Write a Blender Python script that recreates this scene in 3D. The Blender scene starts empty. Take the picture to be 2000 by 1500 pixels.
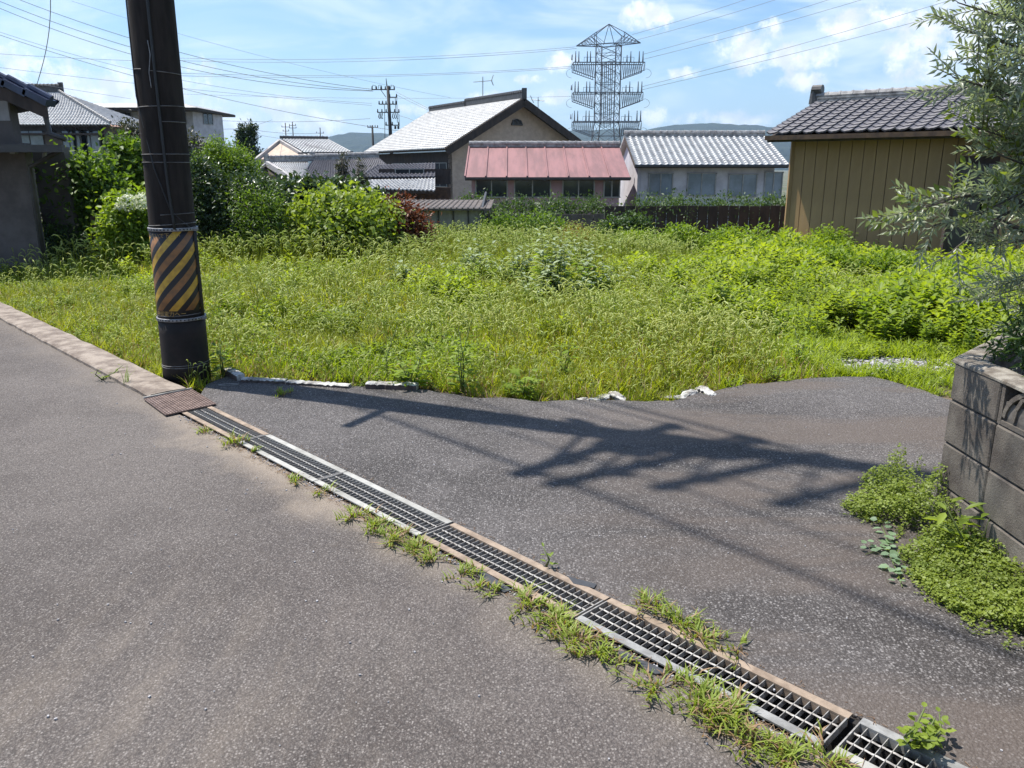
import bpy, bmesh, math, random
import numpy as np
from mathutils import Vector, Matrix, noise as mnoise
R = math.radians
rng = np.random.default_rng(7)
random.seed(7)
scene = bpy.context.scene
COL = scene.collection

# ------------------------------------------------------------------ camera
PITCH = R(15.07); CAMH = 1.6; FPX = 1560.0
cam = bpy.data.cameras.new('camera'); camo = bpy.data.objects.new('camera', cam); COL.objects.link(camo)
camo.location = (0, 0, CAMH); camo.rotation_euler = (R(90) - PITCH, 0, 0)
cam.sensor_width = 36; cam.lens = 36 * FPX / 2000; cam.clip_end = 12000; cam.clip_start = 0.05
scene.camera = camo
# ------------------------------------------------------------------ sun, sky, exposure
SUN_EL = R(65.5)
sh = Vector((3.5, -1.56, 0)).normalized()            # shadows fall this way
SUNV = Vector((-sh.x * math.cos(SUN_EL), -sh.y * math.cos(SUN_EL), math.sin(SUN_EL)))
sl = bpy.data.lights.new('sun', 'SUN'); sl.energy = 5.0; sl.angle = R(0.53); sl.color = (1, .955, .88)
so = bpy.data.objects.new('sun', sl); COL.objects.link(so)
so.rotation_euler = SUNV.to_track_quat('Z', 'Y').to_euler()
scene.view_settings.view_transform = 'Standard'; scene.view_settings.look = 'None'
scene.view_settings.exposure = 0.80; scene.view_settings.gamma = 1; scene.view_settings.use_curve_mapping = False
try:
    scene.cycles.use_denoising = True; scene.cycles.max_bounces = 5; scene.cycles.diffuse_bounces = 3; scene.cycles.transparent_max_bounces = 8
    scene.cycles.volume_bounces = 0; scene.cycles.sample_clamp_indirect = 8
except Exception: pass

world = bpy.data.worlds.new('World'); scene.world = world; world.use_nodes = True
try: world.cycles.sampling_method = 'MANUAL'; world.cycles.sample_map_resolution = 256
except Exception: pass
def N(nt, typ, **kw):
    n = nt.nodes.new(typ)
    for k, v in kw.items():
        if k == 'ins':
            for i, val in v.items():
                if hasattr(val, 'is_output'): nt.links.new(val, n.inputs[i])
                else: n.inputs[i].default_value = val
        else: setattr(n, k, v)
    return n
def M_(nt, op, a, b=None, c=None, clamp=False):
    n = nt.nodes.new('ShaderNodeMath'); n.operation = op; n.use_clamp = clamp
    for i, v in enumerate((a, b, c)):
        if v is None: continue
        if hasattr(v, 'is_output'): nt.links.new(v, n.inputs[i])
        else: n.inputs[i].default_value = v
    return n.outputs[0]
def mixc(nt, fac, a, b, mode='MIX'):
    n = nt.nodes.new('ShaderNodeMix'); n.data_type = 'RGBA'; n.blend_type = mode
    for i, v in ((0, fac), (6, a), (7, b)):
        if hasattr(v, 'is_output'): nt.links.new(v, n.inputs[i])
        else: n.inputs[i].default_value = (*v, 1) if isinstance(v, tuple) and len(v) == 3 else v
    return n.outputs[2]
def smooth(nt, v, lo, hi):
    n = nt.nodes.new('ShaderNodeMapRange'); n.interpolation_type = 'SMOOTHSTEP'
    if hasattr(v, 'is_output'): nt.links.new(v, n.inputs[0])
    n.inputs[1].default_value = lo; n.inputs[2].default_value = hi
    return n.outputs[0]

def ray(px, py):
    a = (px - 1000) / FPX; b = -(py - 750) / FPX
    return Vector((a, math.cos(PITCH) + b * math.sin(PITCH), -math.sin(PITCH) + b * math.cos(PITCH)))
def P(px, py, z=0.0):
    d = ray(px, py); t = (z - CAMH) / d.z
    return Vector((d.x * t, d.y * t, z))
def at(px, py, Y):
    d = ray(px, py); t = Y / d.y
    return Vector((d.x * t, Y, CAMH + d.z * t))

def build_world():
    nt = world.node_tree; nt.nodes.clear()
    sky = N(nt, 'ShaderNodeTexSky', sky_type='NISHITA', sun_disc=False, sun_elevation=SUN_EL,
            sun_rotation=math.atan2(SUNV.x, SUNV.y), altitude=50, air_density=1.0, dust_density=1.2, ozone_density=1.5)
    tc = N(nt, 'ShaderNodeTexCoord'); sep = N(nt, 'ShaderNodeSeparateXYZ', ins={0: tc.outputs['Generated']})
    x, y, z = sep.outputs
    az = M_(nt, 'MULTIPLY', M_(nt, 'ARCTAN2', x, y), 57.2958)
    el = M_(nt, 'MULTIPLY', M_(nt, 'ARCSINE', z), 57.2958)
    comb = N(nt, 'ShaderNodeCombineXYZ', ins={0: az, 1: el, 2: 0.0})
    n1 = N(nt, 'ShaderNodeTexNoise', ins={0: comb.outputs[0], 'Scale': .55, 'Detail': 7.0, 'Roughness': .70})
    puff = n1.outputs[0]
    # cumulus heaps (azimuth, elevation, half width, half height) seen in the sky
    heaps = [(165, 190, 150, 62), (330, 205, 95, 75), (395, 245, 60, 35), (90, 200, 110, 60), (560, 222, 60, 34), (620, 238, 50, 25), (500, 240, 60, 22),
             (1258, 36, 42, 27), (1105, 122, 38, 20), (1340, 141, 42, 12), (1500, 60, 26, 20), (1460, 95, 55, 34), (1560, 110, 60, 28), (1560, 160, 55, 20),
             (1655, 45, 46, 22), (1790, 92, 62, 36), (1790, 130, 50, 24), (1700, 30, 30, 30), (1860, 110, 20, 14), (1275, 228, 26, 18),
             (1400, 232, 90, 14), (1090, 190, 30, 14), (1030, 155, 26, 10), (975, 195, 60, 16), (1770, 40, 40, 24), (810, 215, 30, 12), (1900, 60, 80, 60), (-120, 150, 140, 90), (2200, 120, 160, 60)]
    dens = None
    for (px, py, rx, ry) in heaps:
        d = ray(px, py).normalized(); a0 = math.degrees(math.atan2(d.x, d.y)); e0 = math.degrees(math.asin(d.z))
        k = math.degrees(1 / FPX)
        u = M_(nt, 'MULTIPLY', M_(nt, 'SUBTRACT', az, a0), 1 / (rx * k))
        v = M_(nt, 'MULTIPLY', M_(nt, 'SUBTRACT', el, e0), 1 / (ry * k))
        r2 = M_(nt, 'ADD', M_(nt, 'MULTIPLY', u, u), M_(nt, 'MULTIPLY', v, v))
        b = M_(nt, 'SUBTRACT', 1.25, r2, clamp=False)
        dens = b if dens is None else M_(nt, 'MAXIMUM', dens, b)
    dens = M_(nt, 'MAXIMUM', dens, -1.2)
    dn = M_(nt, 'ADD', dens, M_(nt, 'MULTIPLY', M_(nt, 'SUBTRACT', puff, .5), 6.0))
    cum = smooth(nt, dn, .0, 1.5)
    # thin veils, stretched sideways, over the whole sky
    vec = N(nt, 'ShaderNodeMapping', ins={0: comb.outputs[0], 'Scale': (.05, .17, 1), 'Rotation': (0, 0, .12)})
    n3 = N(nt, 'ShaderNodeTexNoise', ins={0: vec.outputs[0], 'Scale': 1.6, 'Detail': 4.0, 'Roughness': .6, 'Distortion': .6})
    veil = M_(nt, 'MULTIPLY', M_(nt, 'MULTIPLY', smooth(nt, n3.outputs[0], .38, .70), smooth(nt, el, 60, 8)), M_(nt, 'ADD', .62, M_(nt, 'MULTIPLY', smooth(nt, az, -5, 18), .3)))
    low = smooth(nt, el, 12, 0)
    veil = M_(nt, 'ADD', veil, M_(nt, 'MULTIPLY', low, .2), clamp=True)
    shade = N(nt, 'ShaderNodeTexNoise', ins={0: comb.outputs[0], 'Scale': .7, 'Detail': 3.0})
    ccol = mixc(nt, smooth(nt, shade.outputs[0], .35, .62), (8.6, 8.9, 9.5), (11.8, 11.8, 11.8))
    skyc = mixc(nt, 1.0, sky.outputs[0], (1.12, 1.36, 1.60), 'MULTIPLY')
    col = mixc(nt, veil, skyc, (8.4, 9.6, 10.8))
    col = mixc(nt, M_(nt, 'MULTIPLY', cum, .88), col, ccol)
    bg = N(nt, 'ShaderNodeBackground', ins={0: col, 1: .067})
    out = N(nt, 'ShaderNodeOutputWorld'); nt.links.new(bg.outputs[0], out.inputs[0])
build_world()

# ------------------------------------------------------------------ materials
def newmat(name):
    m = bpy.data.materials.new(name); m.use_nodes = True; nt = m.node_tree; nt.nodes.clear()
    out = nt.nodes.new('ShaderNodeOutputMaterial'); return m, nt, out
def solid(name, c1, c2=None, rough=.7, scale=8, metal=0, bump=.2, bscale=60, streak=None, spec=.5, bdist=.004, contrast=(.35, .65)):
    m, nt, out = newmat(name)
    tc = N(nt, 'ShaderNodeTexCoord'); co = tc.outputs['Object']
    if streak: co = N(nt, 'ShaderNodeMapping', ins={0: co, 'Scale': streak}).outputs[0]
    n = N(nt, 'ShaderNodeTexNoise', ins={0: co, 'Scale': scale, 'Detail': 7.0, 'Roughness': .65})
    c2 = c2 or tuple(v * .65 for v in c1)
    col = mixc(nt, smooth(nt, n.outputs[0], *contrast), c2, c1)
    pr = N(nt, 'ShaderNodeBsdfPrincipled', ins={'Base Color': col, 'Roughness': rough, 'Metallic': metal, 'Specular IOR Level': spec})
    if bump:
        n2 = N(nt, 'ShaderNodeTexNoise', ins={0: tc.outputs['Object'], 'Scale': bscale, 'Detail': 5.0, 'Roughness': .7})
        b = N(nt, 'ShaderNodeBump', ins={'Height': n2.outputs[0], 'Strength': bump, 'Distance': bdist}); nt.links.new(b.outputs[0], pr.inputs['Normal'])
    nt.links.new(pr.outputs[0], out.inputs[0]); return m
def leafmat(name, c1, c2, trans=.4, rough=.5, rnd='island', spec=.35, tcol=None):
    m, nt, out = newmat(name)
    if rnd == 'island': r = N(nt, 'ShaderNodeNewGeometry').outputs['Random Per Island']
    else: r = N(nt, 'ShaderNodeObjectInfo').outputs['Random']
    tc = N(nt, 'ShaderNodeNewGeometry')
    n = N(nt, 'ShaderNodeTexNoise', ins={0: tc.outputs['Position'], 'Scale': 1.1, 'Detail': 3.0})
    f = M_(nt, 'ADD', M_(nt, 'MULTIPLY', r, .6), M_(nt, 'MULTIPLY', smooth(nt, n.outputs[0], .3, .7), .4))
    col = mixc(nt, f, c1, c2)
    pr = N(nt, 'ShaderNodeBsdfPrincipled', ins={'Base Color': col, 'Roughness': rough, 'Specular IOR Level': spec})
    t = mixc(nt, 1.0, col, tcol or (1.5, 1.5, .5), 'MULTIPLY')
    tr = N(nt, 'ShaderNodeBsdfTranslucent', ins={0: t})
    mx = N(nt, 'ShaderNodeMixShader', ins={0: trans, 1: pr.outputs[0], 2: tr.outputs[0]})
    nt.links.new(mx.outputs[0], out.inputs[0]); return m

OX, OY = -.277, 3.43; DX, DY = .693, -.721; NX, NY = .721, .693     # the drain line
def st(s, t, z=0): return Vector((OX + s * DX + t * NX, OY + s * DY + t * NY, z))
def asphalt(name, lo, hi, stone, big, sz, tan, tan_amt, dustside):
    m, nt, out = newmat(name)
    tc = N(nt, 'ShaderNodeTexCoord'); co = tc.outputs['Object']
    v = N(nt, 'ShaderNodeTexVoronoi', ins={0: co, 'Scale': sz, 'Randomness': 1.0})
    v2 = N(nt, 'ShaderNodeTexVoronoi', ins={0: co, 'Scale': sz * 2.3, 'Randomness': 1.0})
    n1 = N(nt, 'ShaderNodeTexNoise', ins={0: co, 'Scale': .55, 'Detail': 6.0, 'Roughness': .6})
    n2 = N(nt, 'ShaderNodeTexNoise', ins={0: co, 'Scale': 3.2, 'Detail': 6.0, 'Roughness': .7})
    n3 = N(nt, 'ShaderNodeTexNoise', ins={0: co, 'Scale': 260.0, 'Detail': 3.0})
    base = mixc(nt, smooth(nt, n1.outputs[0], .38, .62), lo, hi)
    base = mixc(nt, M_(nt, 'MULTIPLY', smooth(nt, n2.outputs[0], .45, .7), .35), base, big)
    sepc = N(nt, 'ShaderNodeSeparateColor', ins={0: v.outputs['Color']})
    rs = smooth(nt, sepc.outputs[0], .55, 1.0)
    inside = smooth(nt, v.outputs['Distance'], .55, .2)
    base = mixc(nt, M_(nt, 'MULTIPLY', M_(nt, 'MULTIPLY', rs, inside), .62), base, stone)
    sep2 = N(nt, 'ShaderNodeSeparateColor', ins={0: v2.outputs['Color']})
    base = mixc(nt, M_(nt, 'MULTIPLY', smooth(nt, sep2.outputs[1], .6, 1.0), .32), base, stone)
    gap = smooth(nt, v.outputs['Distance'], .45, .85)
    base = mixc(nt, M_(nt, 'MULTIPLY', gap, .45), base, (.018, .016, .016))
    base = mixc(nt, M_(nt, 'MULTIPLY', smooth(nt, n3.outputs[0], .5, .75), .3), base, (.02, .018, .018))
    # washed dust along the drain and in old puddles
    dt = N(nt, 'ShaderNodeVectorMath', operation='DOT_PRODUCT', ins={0: co, 1: (NX, NY, 0)}).outputs['Value']
    t = M_(nt, 'SUBTRACT', dt, OX * NX + OY * NY)
    ds = N(nt, 'ShaderNodeVectorMath', operation='DOT_PRODUCT', ins={0: co, 1: (DX, DY, 0)}).outputs['Value']
    s = M_(nt, 'SUBTRACT', ds, OX * DX + OY * DY)
    n4 = N(nt, 'ShaderNodeTexNoise', ins={0: co, 'Scale': 1.7, 'Detail': 6.0, 'Roughness': .65})
    wob = M_(nt, 'MULTIPLY', M_(nt, 'SUBTRACT', n4.outputs[0], .5), .8)
    if dustside < 0:
        a = smooth(nt, M_(nt, 'ADD', M_(nt, 'ABSOLUTE', M_(nt, 'ADD', t, .22)), wob), .34, 0.02)
        b = smooth(nt, M_(nt, 'ABSOLUTE', M_(nt, 'ADD', s, 1.3)), 2.2, .3)
        m1 = M_(nt, 'MULTIPLY', a, M_(nt, 'ADD', M_(nt, 'MULTIPLY', b, .7), .25))
        sp = N(nt, 'ShaderNodeSeparateXYZ', ins={0: co})
        dx = M_(nt, 'ADD', sp.outputs[0], 1.3); dy = M_(nt, 'SUBTRACT', sp.outputs[1], 1.9)
        rr = M_(nt, 'SQRT', M_(nt, 'ADD', M_(nt, 'MULTIPLY', dx, dx), M_(nt, 'MULTIPLY', dy, dy)))
        mp = N(nt, 'ShaderNodeMapping', ins={0: co, 'Rotation': (0, 0, .8), 'Scale': (3.2, .8, 1)}); n5 = N(nt, 'ShaderNodeTexNoise', ins={0: mp.outputs[0], 'Scale': 1.6, 'Detail': 6.0, 'Roughness': .7}); m2 = M_(nt, 'MULTIPLY', M_(nt, 'MULTIPLY', smooth(nt, M_(nt, 'ADD', rr, wob), 1.5, .2), smooth(nt, n5.outputs[0], .42, .68)), .26)
        mk = M_(nt, 'MAXIMUM', m1, m2)
    else:
        mp = N(nt, 'ShaderNodeMapping', ins={0: co, 'Rotation': (0, 0, -.35), 'Scale': (.45, 1.9, 1)}); n5 = N(nt, 'ShaderNodeTexNoise', ins={0: mp.outputs[0], 'Scale': .9, 'Detail': 5.0, 'Roughness': .6, 'Distortion': .4}); sp = N(nt, 'ShaderNodeSeparateXYZ', ins={0: co}); mk = M_(nt, 'MULTIPLY', smooth(nt, n5.outputs[0], .44, .60), smooth(nt, M_(nt, 'ADD', sp.outputs[0], wob), -.3, 1.5))
    base = mixc(nt, M_(nt, 'MULTIPLY', mk, tan_amt), base, tan)
    pr = N(nt, 'ShaderNodeBsdfPrincipled', ins={'Base Color': base, 'Roughness': .82, 'Specular IOR Level': .35})
    h = M_(nt, 'ADD', M_(nt, 'MULTIPLY', v.outputs['Distance'], -1.0), M_(nt, 'MULTIPLY', v2.outputs['Distance'], -.5))
    b = N(nt, 'ShaderNodeBump', ins={'Height': h, 'Strength': .9, 'Distance': .004})
    nt.links.new(b.outputs[0], pr.inputs['Normal']); nt.links.new(pr.outputs[0], out.inputs[0]); return m

MAT = {}
MAT['asphalt_l'] = asphalt('road asphalt', (.062, .051, .046), (.102, .087, .079), (.30, .275, .255), (.115, .099, .09), 118, (.27, .22, .17), .75, -1)
MAT['asphalt_r'] = asphalt('lane asphalt', (.034, .029, .027), (.074, .066, .063), (.34, .32, .31), (.125, .112, .108), 96, (.10, .078, .064), .6, 1)
MAT['concrete'] = solid('kerb concrete', (.27, .225, .185), (.13, .10, .08), .9, 7, bump=1.0, bscale=30, bdist=.01)
MAT['block'] = solid('weathered block', (.165, .145, .12), (.06, .048, .04), .92, 5, bump=.9, bscale=110, bdist=.005, contrast=(.3, .75))
MAT['blocktop'] = solid('block wall coping', (.27, .245, .205), (.11, .09, .07), .92, 14, bump=.9, bscale=90, bdist=.006)
MAT['mortar'] = solid('mortar', (.14, .125, .11), (.05, .045, .04), .95, 20)
MAT['galv'] = solid('galvanised steel', (.34, .335, .32), (.19, .185, .175), .55, 10, metal=.35, bump=.1)
MAT['rustflange'] = solid('rust stained steel', (.31, .24, .18), (.17, .125, .09), .75, 9, metal=.1, bump=.2)
MAT['paleflange'] = solid('pale zinc', (.38, .37, .34), (.24, .23, .205), .6, 6, metal=.2, bump=.15)
MAT['bar'] = solid('grate bar steel', (.40, .385, .36), (.22, .20, .18), .5, 30, metal=.3, bump=.1)
MAT['plate'] = solid('checker plate', (.20, .145, .125), (.11, .075, .065), .6, 16, metal=.4, bump=.15)
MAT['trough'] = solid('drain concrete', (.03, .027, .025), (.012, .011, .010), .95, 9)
MAT['pole'] = solid('pole brown', (.034, .027, .023), (.017, .0135, .0115), .9, 4, spec=.2, bump=.35, bscale=90, streak=(3, 3, .5))
MAT['polebase'] = solid('pole base sheath', (.024, .018, .016), (.013, .011, .010), .7, 6, spec=.25, bump=.15)
MAT['steelband'] = solid('steel band', (.30, .30, .30), (.16, .15, .15), .5, 20, metal=.4)
MAT['blackcable'] = solid('black cable', (.012, .012, .013), (.008, .008, .008), .5, 20, bump=0)
MAT['wire'] = solid('overhead wire', (.20, .21, .22), (.13, .13, .14), .6, 20, bump=0)
MAT['steel'] = solid('tower steel', (.15, .15, .17), (.09, .09, .10), .6, 2, metal=.2, bump=0)
MAT['darkpole'] = solid('distant pole', (.03, .026, .025), (.02, .018, .018), .8, 5, bump=0)
MAT['porcelain'] = solid('insulator', (.12, .12, .125), (.07, .07, .07), .3, 5, bump=0)
MAT['tile_lit'] = solid('sunlit grey tile', (.52, .515, .50), (.34, .335, .33), .45, 3, bump=.1, spec=.6)  # near-white sun gloss on the grey tile put into its colour
MAT['tile_dark'] = solid('shaded grey tile', (.13, .125, .14), (.075, .07, .08), .58, 5, bump=.12, spec=.45)  # same grey tile darkened for slopes where the sun only grazes
MAT['tile_blue'] = solid('blue black tile', (.035, .045, .085), (.02, .025, .05), .35, 5, bump=.1)
MAT['ridge'] = solid('ridge tile', (.34, .33, .315), (.15, .14, .135), .4, 6, spec=.7)
MAT['ridge_dark'] = solid('dark ridge tile', (.075, .07, .068), (.035, .032, .03), .45, 6)
MAT['plaster'] = solid('beige plaster', (.50, .39, .31), (.40, .31, .25), .9, 3)
MAT['greyplaster'] = solid('grey render', (.125, .105, .095), (.08, .066, .06), .9, 2.5)
MAT['paleplaster'] = solid('pale plaster', (.42, .40, .39), (.30, .285, .28), .9, 2)
MAT['whiteplaster'] = solid('off white wall', (.55, .53, .56), (.42, .40, .43), .9, 2)
MAT['wood'] = solid('dark timber', (.055, .038, .03), (.028, .02, .016), .85, 5, streak=(1, 1, .3))
MAT['brownwood'] = solid('brown timber', (.10, .06, .035), (.05, .03, .02), .85, 5)
MAT['siding'] = solid('ochre metal siding', (.34, .215, .10), (.26, .16, .072), .6, 1.5, bump=.05, streak=(1, 1, .3))
MAT['pinkroof'] = solid('faded red tin roof', (.24, .115, .115), (.16, .08, .08), .7, .8, bump=.05, streak=(3, .4, 1))
MAT['pinkwall'] = solid('mauve wall', (.40, .26, .27), (.30, .19, .20), .9, 1)
MAT['redbrown'] = solid('red brown roof', (.30, .17, .13), (.2, .11, .085), .8, 1)
MAT['tin'] = solid('grey tin sheet', (.36, .36, .35), (.24, .235, .23), .55, 3, metal=.2, bump=.1)
MAT['glassdark'] = solid('window glass', (.03, .035, .04), (.02, .022, .026), .08, 2, bump=0, spec=.8)
MAT['glasspale'] = solid('pale blue window glass', (.22, .27, .32), (.13, .17, .20), .15, 1, bump=0, spec=.7)  # paler and bluer than the dark glass
MAT['frame'] = solid('dark window frame', (.05, .045, .042), (.03, .028, .026), .5, 5, bump=0)
MAT['alu'] = solid('aluminium frame', (.32, .32, .31), (.22, .22, .21), .45, 5, bump=0, metal=.3)
MAT['white'] = solid('white painted concrete', (.50, .49, .46), (.16, .145, .13), .8, 14, bump=.7, bscale=40, bdist=.008)
MAT['whitebrick_side'] = solid('brown brick side', (.10, .07, .06), (.05, .04, .035), .9, 14)
MAT['soil'] = solid('soil', (.13, .095, .06), (.055, .045, .025), .95, 3, bump=1.0, bscale=14, bdist=.03)
MAT['darksoil'] = solid('planter soil', (.03, .022, .016), (.015, .012, .01), .95, 9, bump=1, bscale=20, bdist=.03)
MAT['earth'] = solid('town ground', (.12, .11, .08), (.06, .075, .04), .95, .06, bump=0)
MAT['bark'] = solid('bark', (.10, .085, .065), (.05, .04, .03), .9, 12, bump=.6, streak=(2, 2, .4))
MAT['hill'] = solid('forested hill', (.026, .038, .022), (.012, .02, .012), .95, .02, bump=1, bscale=.05, bdist=14)
MAT['rubber'] = solid('black rubber sheet', (.045, .048, .052), (.03, .03, .034), .6, 8, bump=.2)
MAT['gravel'] = solid('grey crushed stone', (.42, .41, .42), (.16, .155, .16), .85, 60, bump=.3)
MAT['straw'] = leafmat('straw', (.36, .25, .15), (.24, .14, .085), .35)
MAT['grass'] = leafmat('field grass', (.19, .235, .022), (.36, .385, .05), .5, rnd='obj')
MAT['grasshead'] = leafmat('foxtail head', (.44, .46, .17), (.33, .40, .12), .45)
MAT['weed'] = leafmat('weed leaf', (.10, .175, .018), (.24, .32, .04), .46)
MAT['weedsunlit'] = leafmat('sunlit weed top leaf', (.19, .24, .14), (.32, .38, .23), .3, rough=.55)  # sun glint on the fuzzy top leaves put into a paler colour
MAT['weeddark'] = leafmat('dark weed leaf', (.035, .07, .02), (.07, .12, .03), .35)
MAT['bright'] = leafmat('bright maple leaf', (.10, .155, .02), (.27, .34, .055), .45)
MAT['mid'] = leafmat('mid green leaf', (.055, .11, .018), (.15, .23, .035), .45)
MAT['camellia'] = leafmat('glossy dark leaf', (.028, .055, .016), (.055, .09, .026), .25, rough=.35, spec=.55)
MAT['greyleaf'] = leafmat('dark grey green leaf', (.04, .045, .035), (.065, .07, .055), .25)
MAT['cypress'] = leafmat('cypress', (.02, .04, .015), (.04, .07, .025), .2)
MAT['redleaf'] = leafmat('red leaf', (.22, .07, .035), (.10, .055, .025), .3, tcol=(1.2, .7, .5))
MAT['olive'] = leafmat('olive leaf', (.16, .185, .11), (.38, .40, .31), .34, rough=.38, spec=.5, tcol=(1.3, 1.5, .8))
MAT['oliveb'] = leafmat('young olive leaf', (.12, .16, .035), (.2, .25, .06), .4)
MAT['cover'] = leafmat('ground cover leaf', (.11, .16, .02), (.24, .29, .05), .38)
MAT['vine'] = leafmat('round vine leaf', (.16, .24, .13), (.22, .31, .18), .35)
MAT['flower'] = leafmat('white flower', (.75, .75, .62), (.6, .66, .45), .3, tcol=(1, 1, .9))
MAT['stem'] = solid('green stem', (.10, .14, .03), (.07, .09, .025), .7, 9, bump=0)
MAT['orangeb'] = leafmat('orange brown leaf', (.24, .12, .03), (.16, .13, .025), .35)

# ------------------------------------------------------------------ mesh helpers
class MB:
    def __init__(s): s.v = []; s.f = []; s.m = []; s.uv = None
    def add(s, vs, fs, mi=0):
        o = len(s.v); s.v.extend([tuple(p) for p in vs]); s.f.extend([tuple(i + o for i in f) for f in fs]); s.m.extend([mi] * len(fs))
    def box(s, c, size, M=None, mi=0, taper=1):
        hx, hy, hz = (q / 2 for q in size); c = Vector(c); vs = []
        for z, k in ((-hz, 1), (hz, taper)):
            for x, y in ((-hx, -hy), (hx, -hy), (hx, hy), (-hx, hy)):
                p = Vector((x * k, y * k, z)); p = (M @ p) if M else p; vs.append(p + c)
        s.add(vs, [(3, 2, 1, 0), (4, 5, 6, 7), (0, 1, 5, 4), (1, 2, 6, 5), (2, 3, 7, 6), (3, 0, 4, 7)], mi)
    def bar(s, a, b, w, h=None, mi=0, up=Vector((0, 0, 1))):
        a = Vector(a); b = Vector(b); d = b - a; L = d.length
        if L < 1e-6: return
        x = d / L; u = up if abs(x.dot(up)) < .98 else Vector((0, 1, 0)); y = u.cross(x).normalized(); z = x.cross(y)
        s.box((a + b) / 2, (L, w, h or w), Matrix((x, y, z)).transposed(), mi)
    def prism(s, poly, z0, z1, mi=0):
        n = len(poly); vs = [(p[0], p[1], z0) for p in poly] + [(p[0], p[1], z1) for p in poly]
        s.add(vs, [tuple(range(n - 1, -1, -1)), tuple(range(n, 2 * n))] + [(i, (i + 1) % n, n + (i + 1) % n, n + i) for i in range(n)], mi)
    def slab(s, quad, nrm, th, mi=0):
        n = len(quad); q = [Vector(p) for p in quad]; nrm = Vector(nrm); vs = q + [p - nrm * th for p in q]
        s.add(vs, [tuple(range(n)), tuple(range(2 * n - 1, n - 1, -1))] + [(i, n + i, n + (i + 1) % n, (i + 1) % n) for i in range(n)], mi)
    def tube(s, pts, r, k=6, mi=0, cap=True):
        pts = [Vector(p) for p in pts]; n = len(pts); rs = r if hasattr(r, '__len__') else [r] * n; vs = []
        prev = None
        for i, p in enumerate(pts):
            d = (pts[min(i + 1, n - 1)] - pts[max(i - 1, 0)]).normalized()
            if prev is None:
                a = Vector((0, 0, 1)) if abs(d.z) < .9 else Vector((1, 0, 0)); x = a.cross(d).normalized()
            else: x = (prev - d * prev.dot(d)).normalized()
            prev = x; y = d.cross(x)
            for j in range(k):
                t = 2 * math.pi * j / k; vs.append(p + (x * math.cos(t) + y * math.sin(t)) * rs[i])
        fs = [(i * k + j, i * k + (j + 1) % k, (i + 1) * k + (j + 1) % k, (i + 1) * k + j) for i in range(n - 1) for j in range(k)]
        if cap: fs += [tuple(range(k - 1, -1, -1)), tuple(range((n - 1) * k, n * k))]
        s.add(vs, fs, mi)
    def build(s, name, mats, parent=None, smooth=False, loc=None, rot=None, **kw):
        me = bpy.data.meshes.new(name)
        v = s.v
        if parent is None and loc is None: loc = None
        me.from_pydata(v, [], s.f)
        mats = mats if isinstance(mats, (list, tuple)) else [mats]
        for m in mats: me.materials.append(MAT[m] if isinstance(m, str) else m)
        if len(mats) > 1: me.polygons.foreach_set('material_index', s.m)
        if smooth: me.polygons.foreach_set('use_smooth', [True] * len(me.polygons))
        me.update()
        return link(name, me, parent, loc, rot, **kw)
def link(name, me, parent=None, loc=None, rot=None, **kw):
    o = bpy.data.objects.new(name, me); COL.objects.link(o)
    if loc is not None: o.location = loc
    if rot is not None: o.rotation_euler = rot
    if parent is not None: o.parent = parent
    for k, v in kw.items(): o[k] = v
    return o
def thing(name, label, cat, loc=(0, 0, 0), rz=0, group=None):
    o = link(name, None, None, loc, (0, 0, rz), label=label, category=cat)
    if group: o['group'] = group
    return o
def part(mb, name, mats, root, smooth=False, **kw):
    """mb holds world coordinates; the root sits unrotated at its base"""
    L = root.location if root.parent is None else root.location + root.parent.location
    if L.length > 0: mb.v = [(p[0] - L.x, p[1] - L.y, p[2] - L.z) for p in mb.v]
    return mb.build(name, mats, root, smooth, **kw)
def arrmesh(name, V, F, mats, mi=None, smooth=False):
    me = bpy.data.meshes.new(name); k = F.shape[1]
    me.vertices.add(len(V)); me.vertices.foreach_set('co', np.ascontiguousarray(V, dtype=np.float32).ravel())
    me.loops.add(F.size); me.loops.foreach_set('vertex_index', np.ascontiguousarray(F, dtype=np.int32).ravel())
    me.polygons.add(len(F)); me.polygons.foreach_set('loop_start', np.arange(0, F.size, k, dtype=np.int32))
    for m in (mats if isinstance(mats, (list, tuple)) else [mats]): me.materials.append(MAT[m] if isinstance(m, str) else m)
    if mi is not None: me.polygons.foreach_set('material_index', np.ascontiguousarray(mi, dtype=np.int32))
    if smooth: me.polygons.foreach_set('use_smooth', np.ones(len(F), dtype=bool))
    me.update(calc_edges=True); me.validate(); return me

# leaf templates: x = across, y = along
LEAF4 = (np.array([(0, 0, 0), (-.5, .45, .1), (0, 1, 0), (.5, .45, .1)], float), np.array([(0, 2, 1), (0, 3, 2)]))
LEAF6 = (np.array([(0, 0, 0), (-.42, .3, .06), (-.36, .68, .05), (0, 1, -.08), (.36, .68, .05), (.42, .3, .06)], float),
         np.array([(0, 2, 1), (0, 3, 2), (0, 4, 3), (0, 5, 4)]))
_a = []
for _k, (_t, _l) in enumerate([(-1.25, .55), (-.65, .85), (0, 1), (.65, .85), (1.25, .55)]):
    _a.append((math.sin(_t) * _l, math.cos(_t) * _l, -.05))
_v = [(0, 0, 0)]
for i, p in enumerate(_a):
    _v.append(p)
    if i < 4: tm = [-.95, -.33, .33, .95][i]; _v.append((math.sin(tm) * .38, math.cos(tm) * .38, .04))
PALM = (np.array(_v, float), np.array([(0, i + 2, i + 1) for i in range(8)]))
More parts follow.
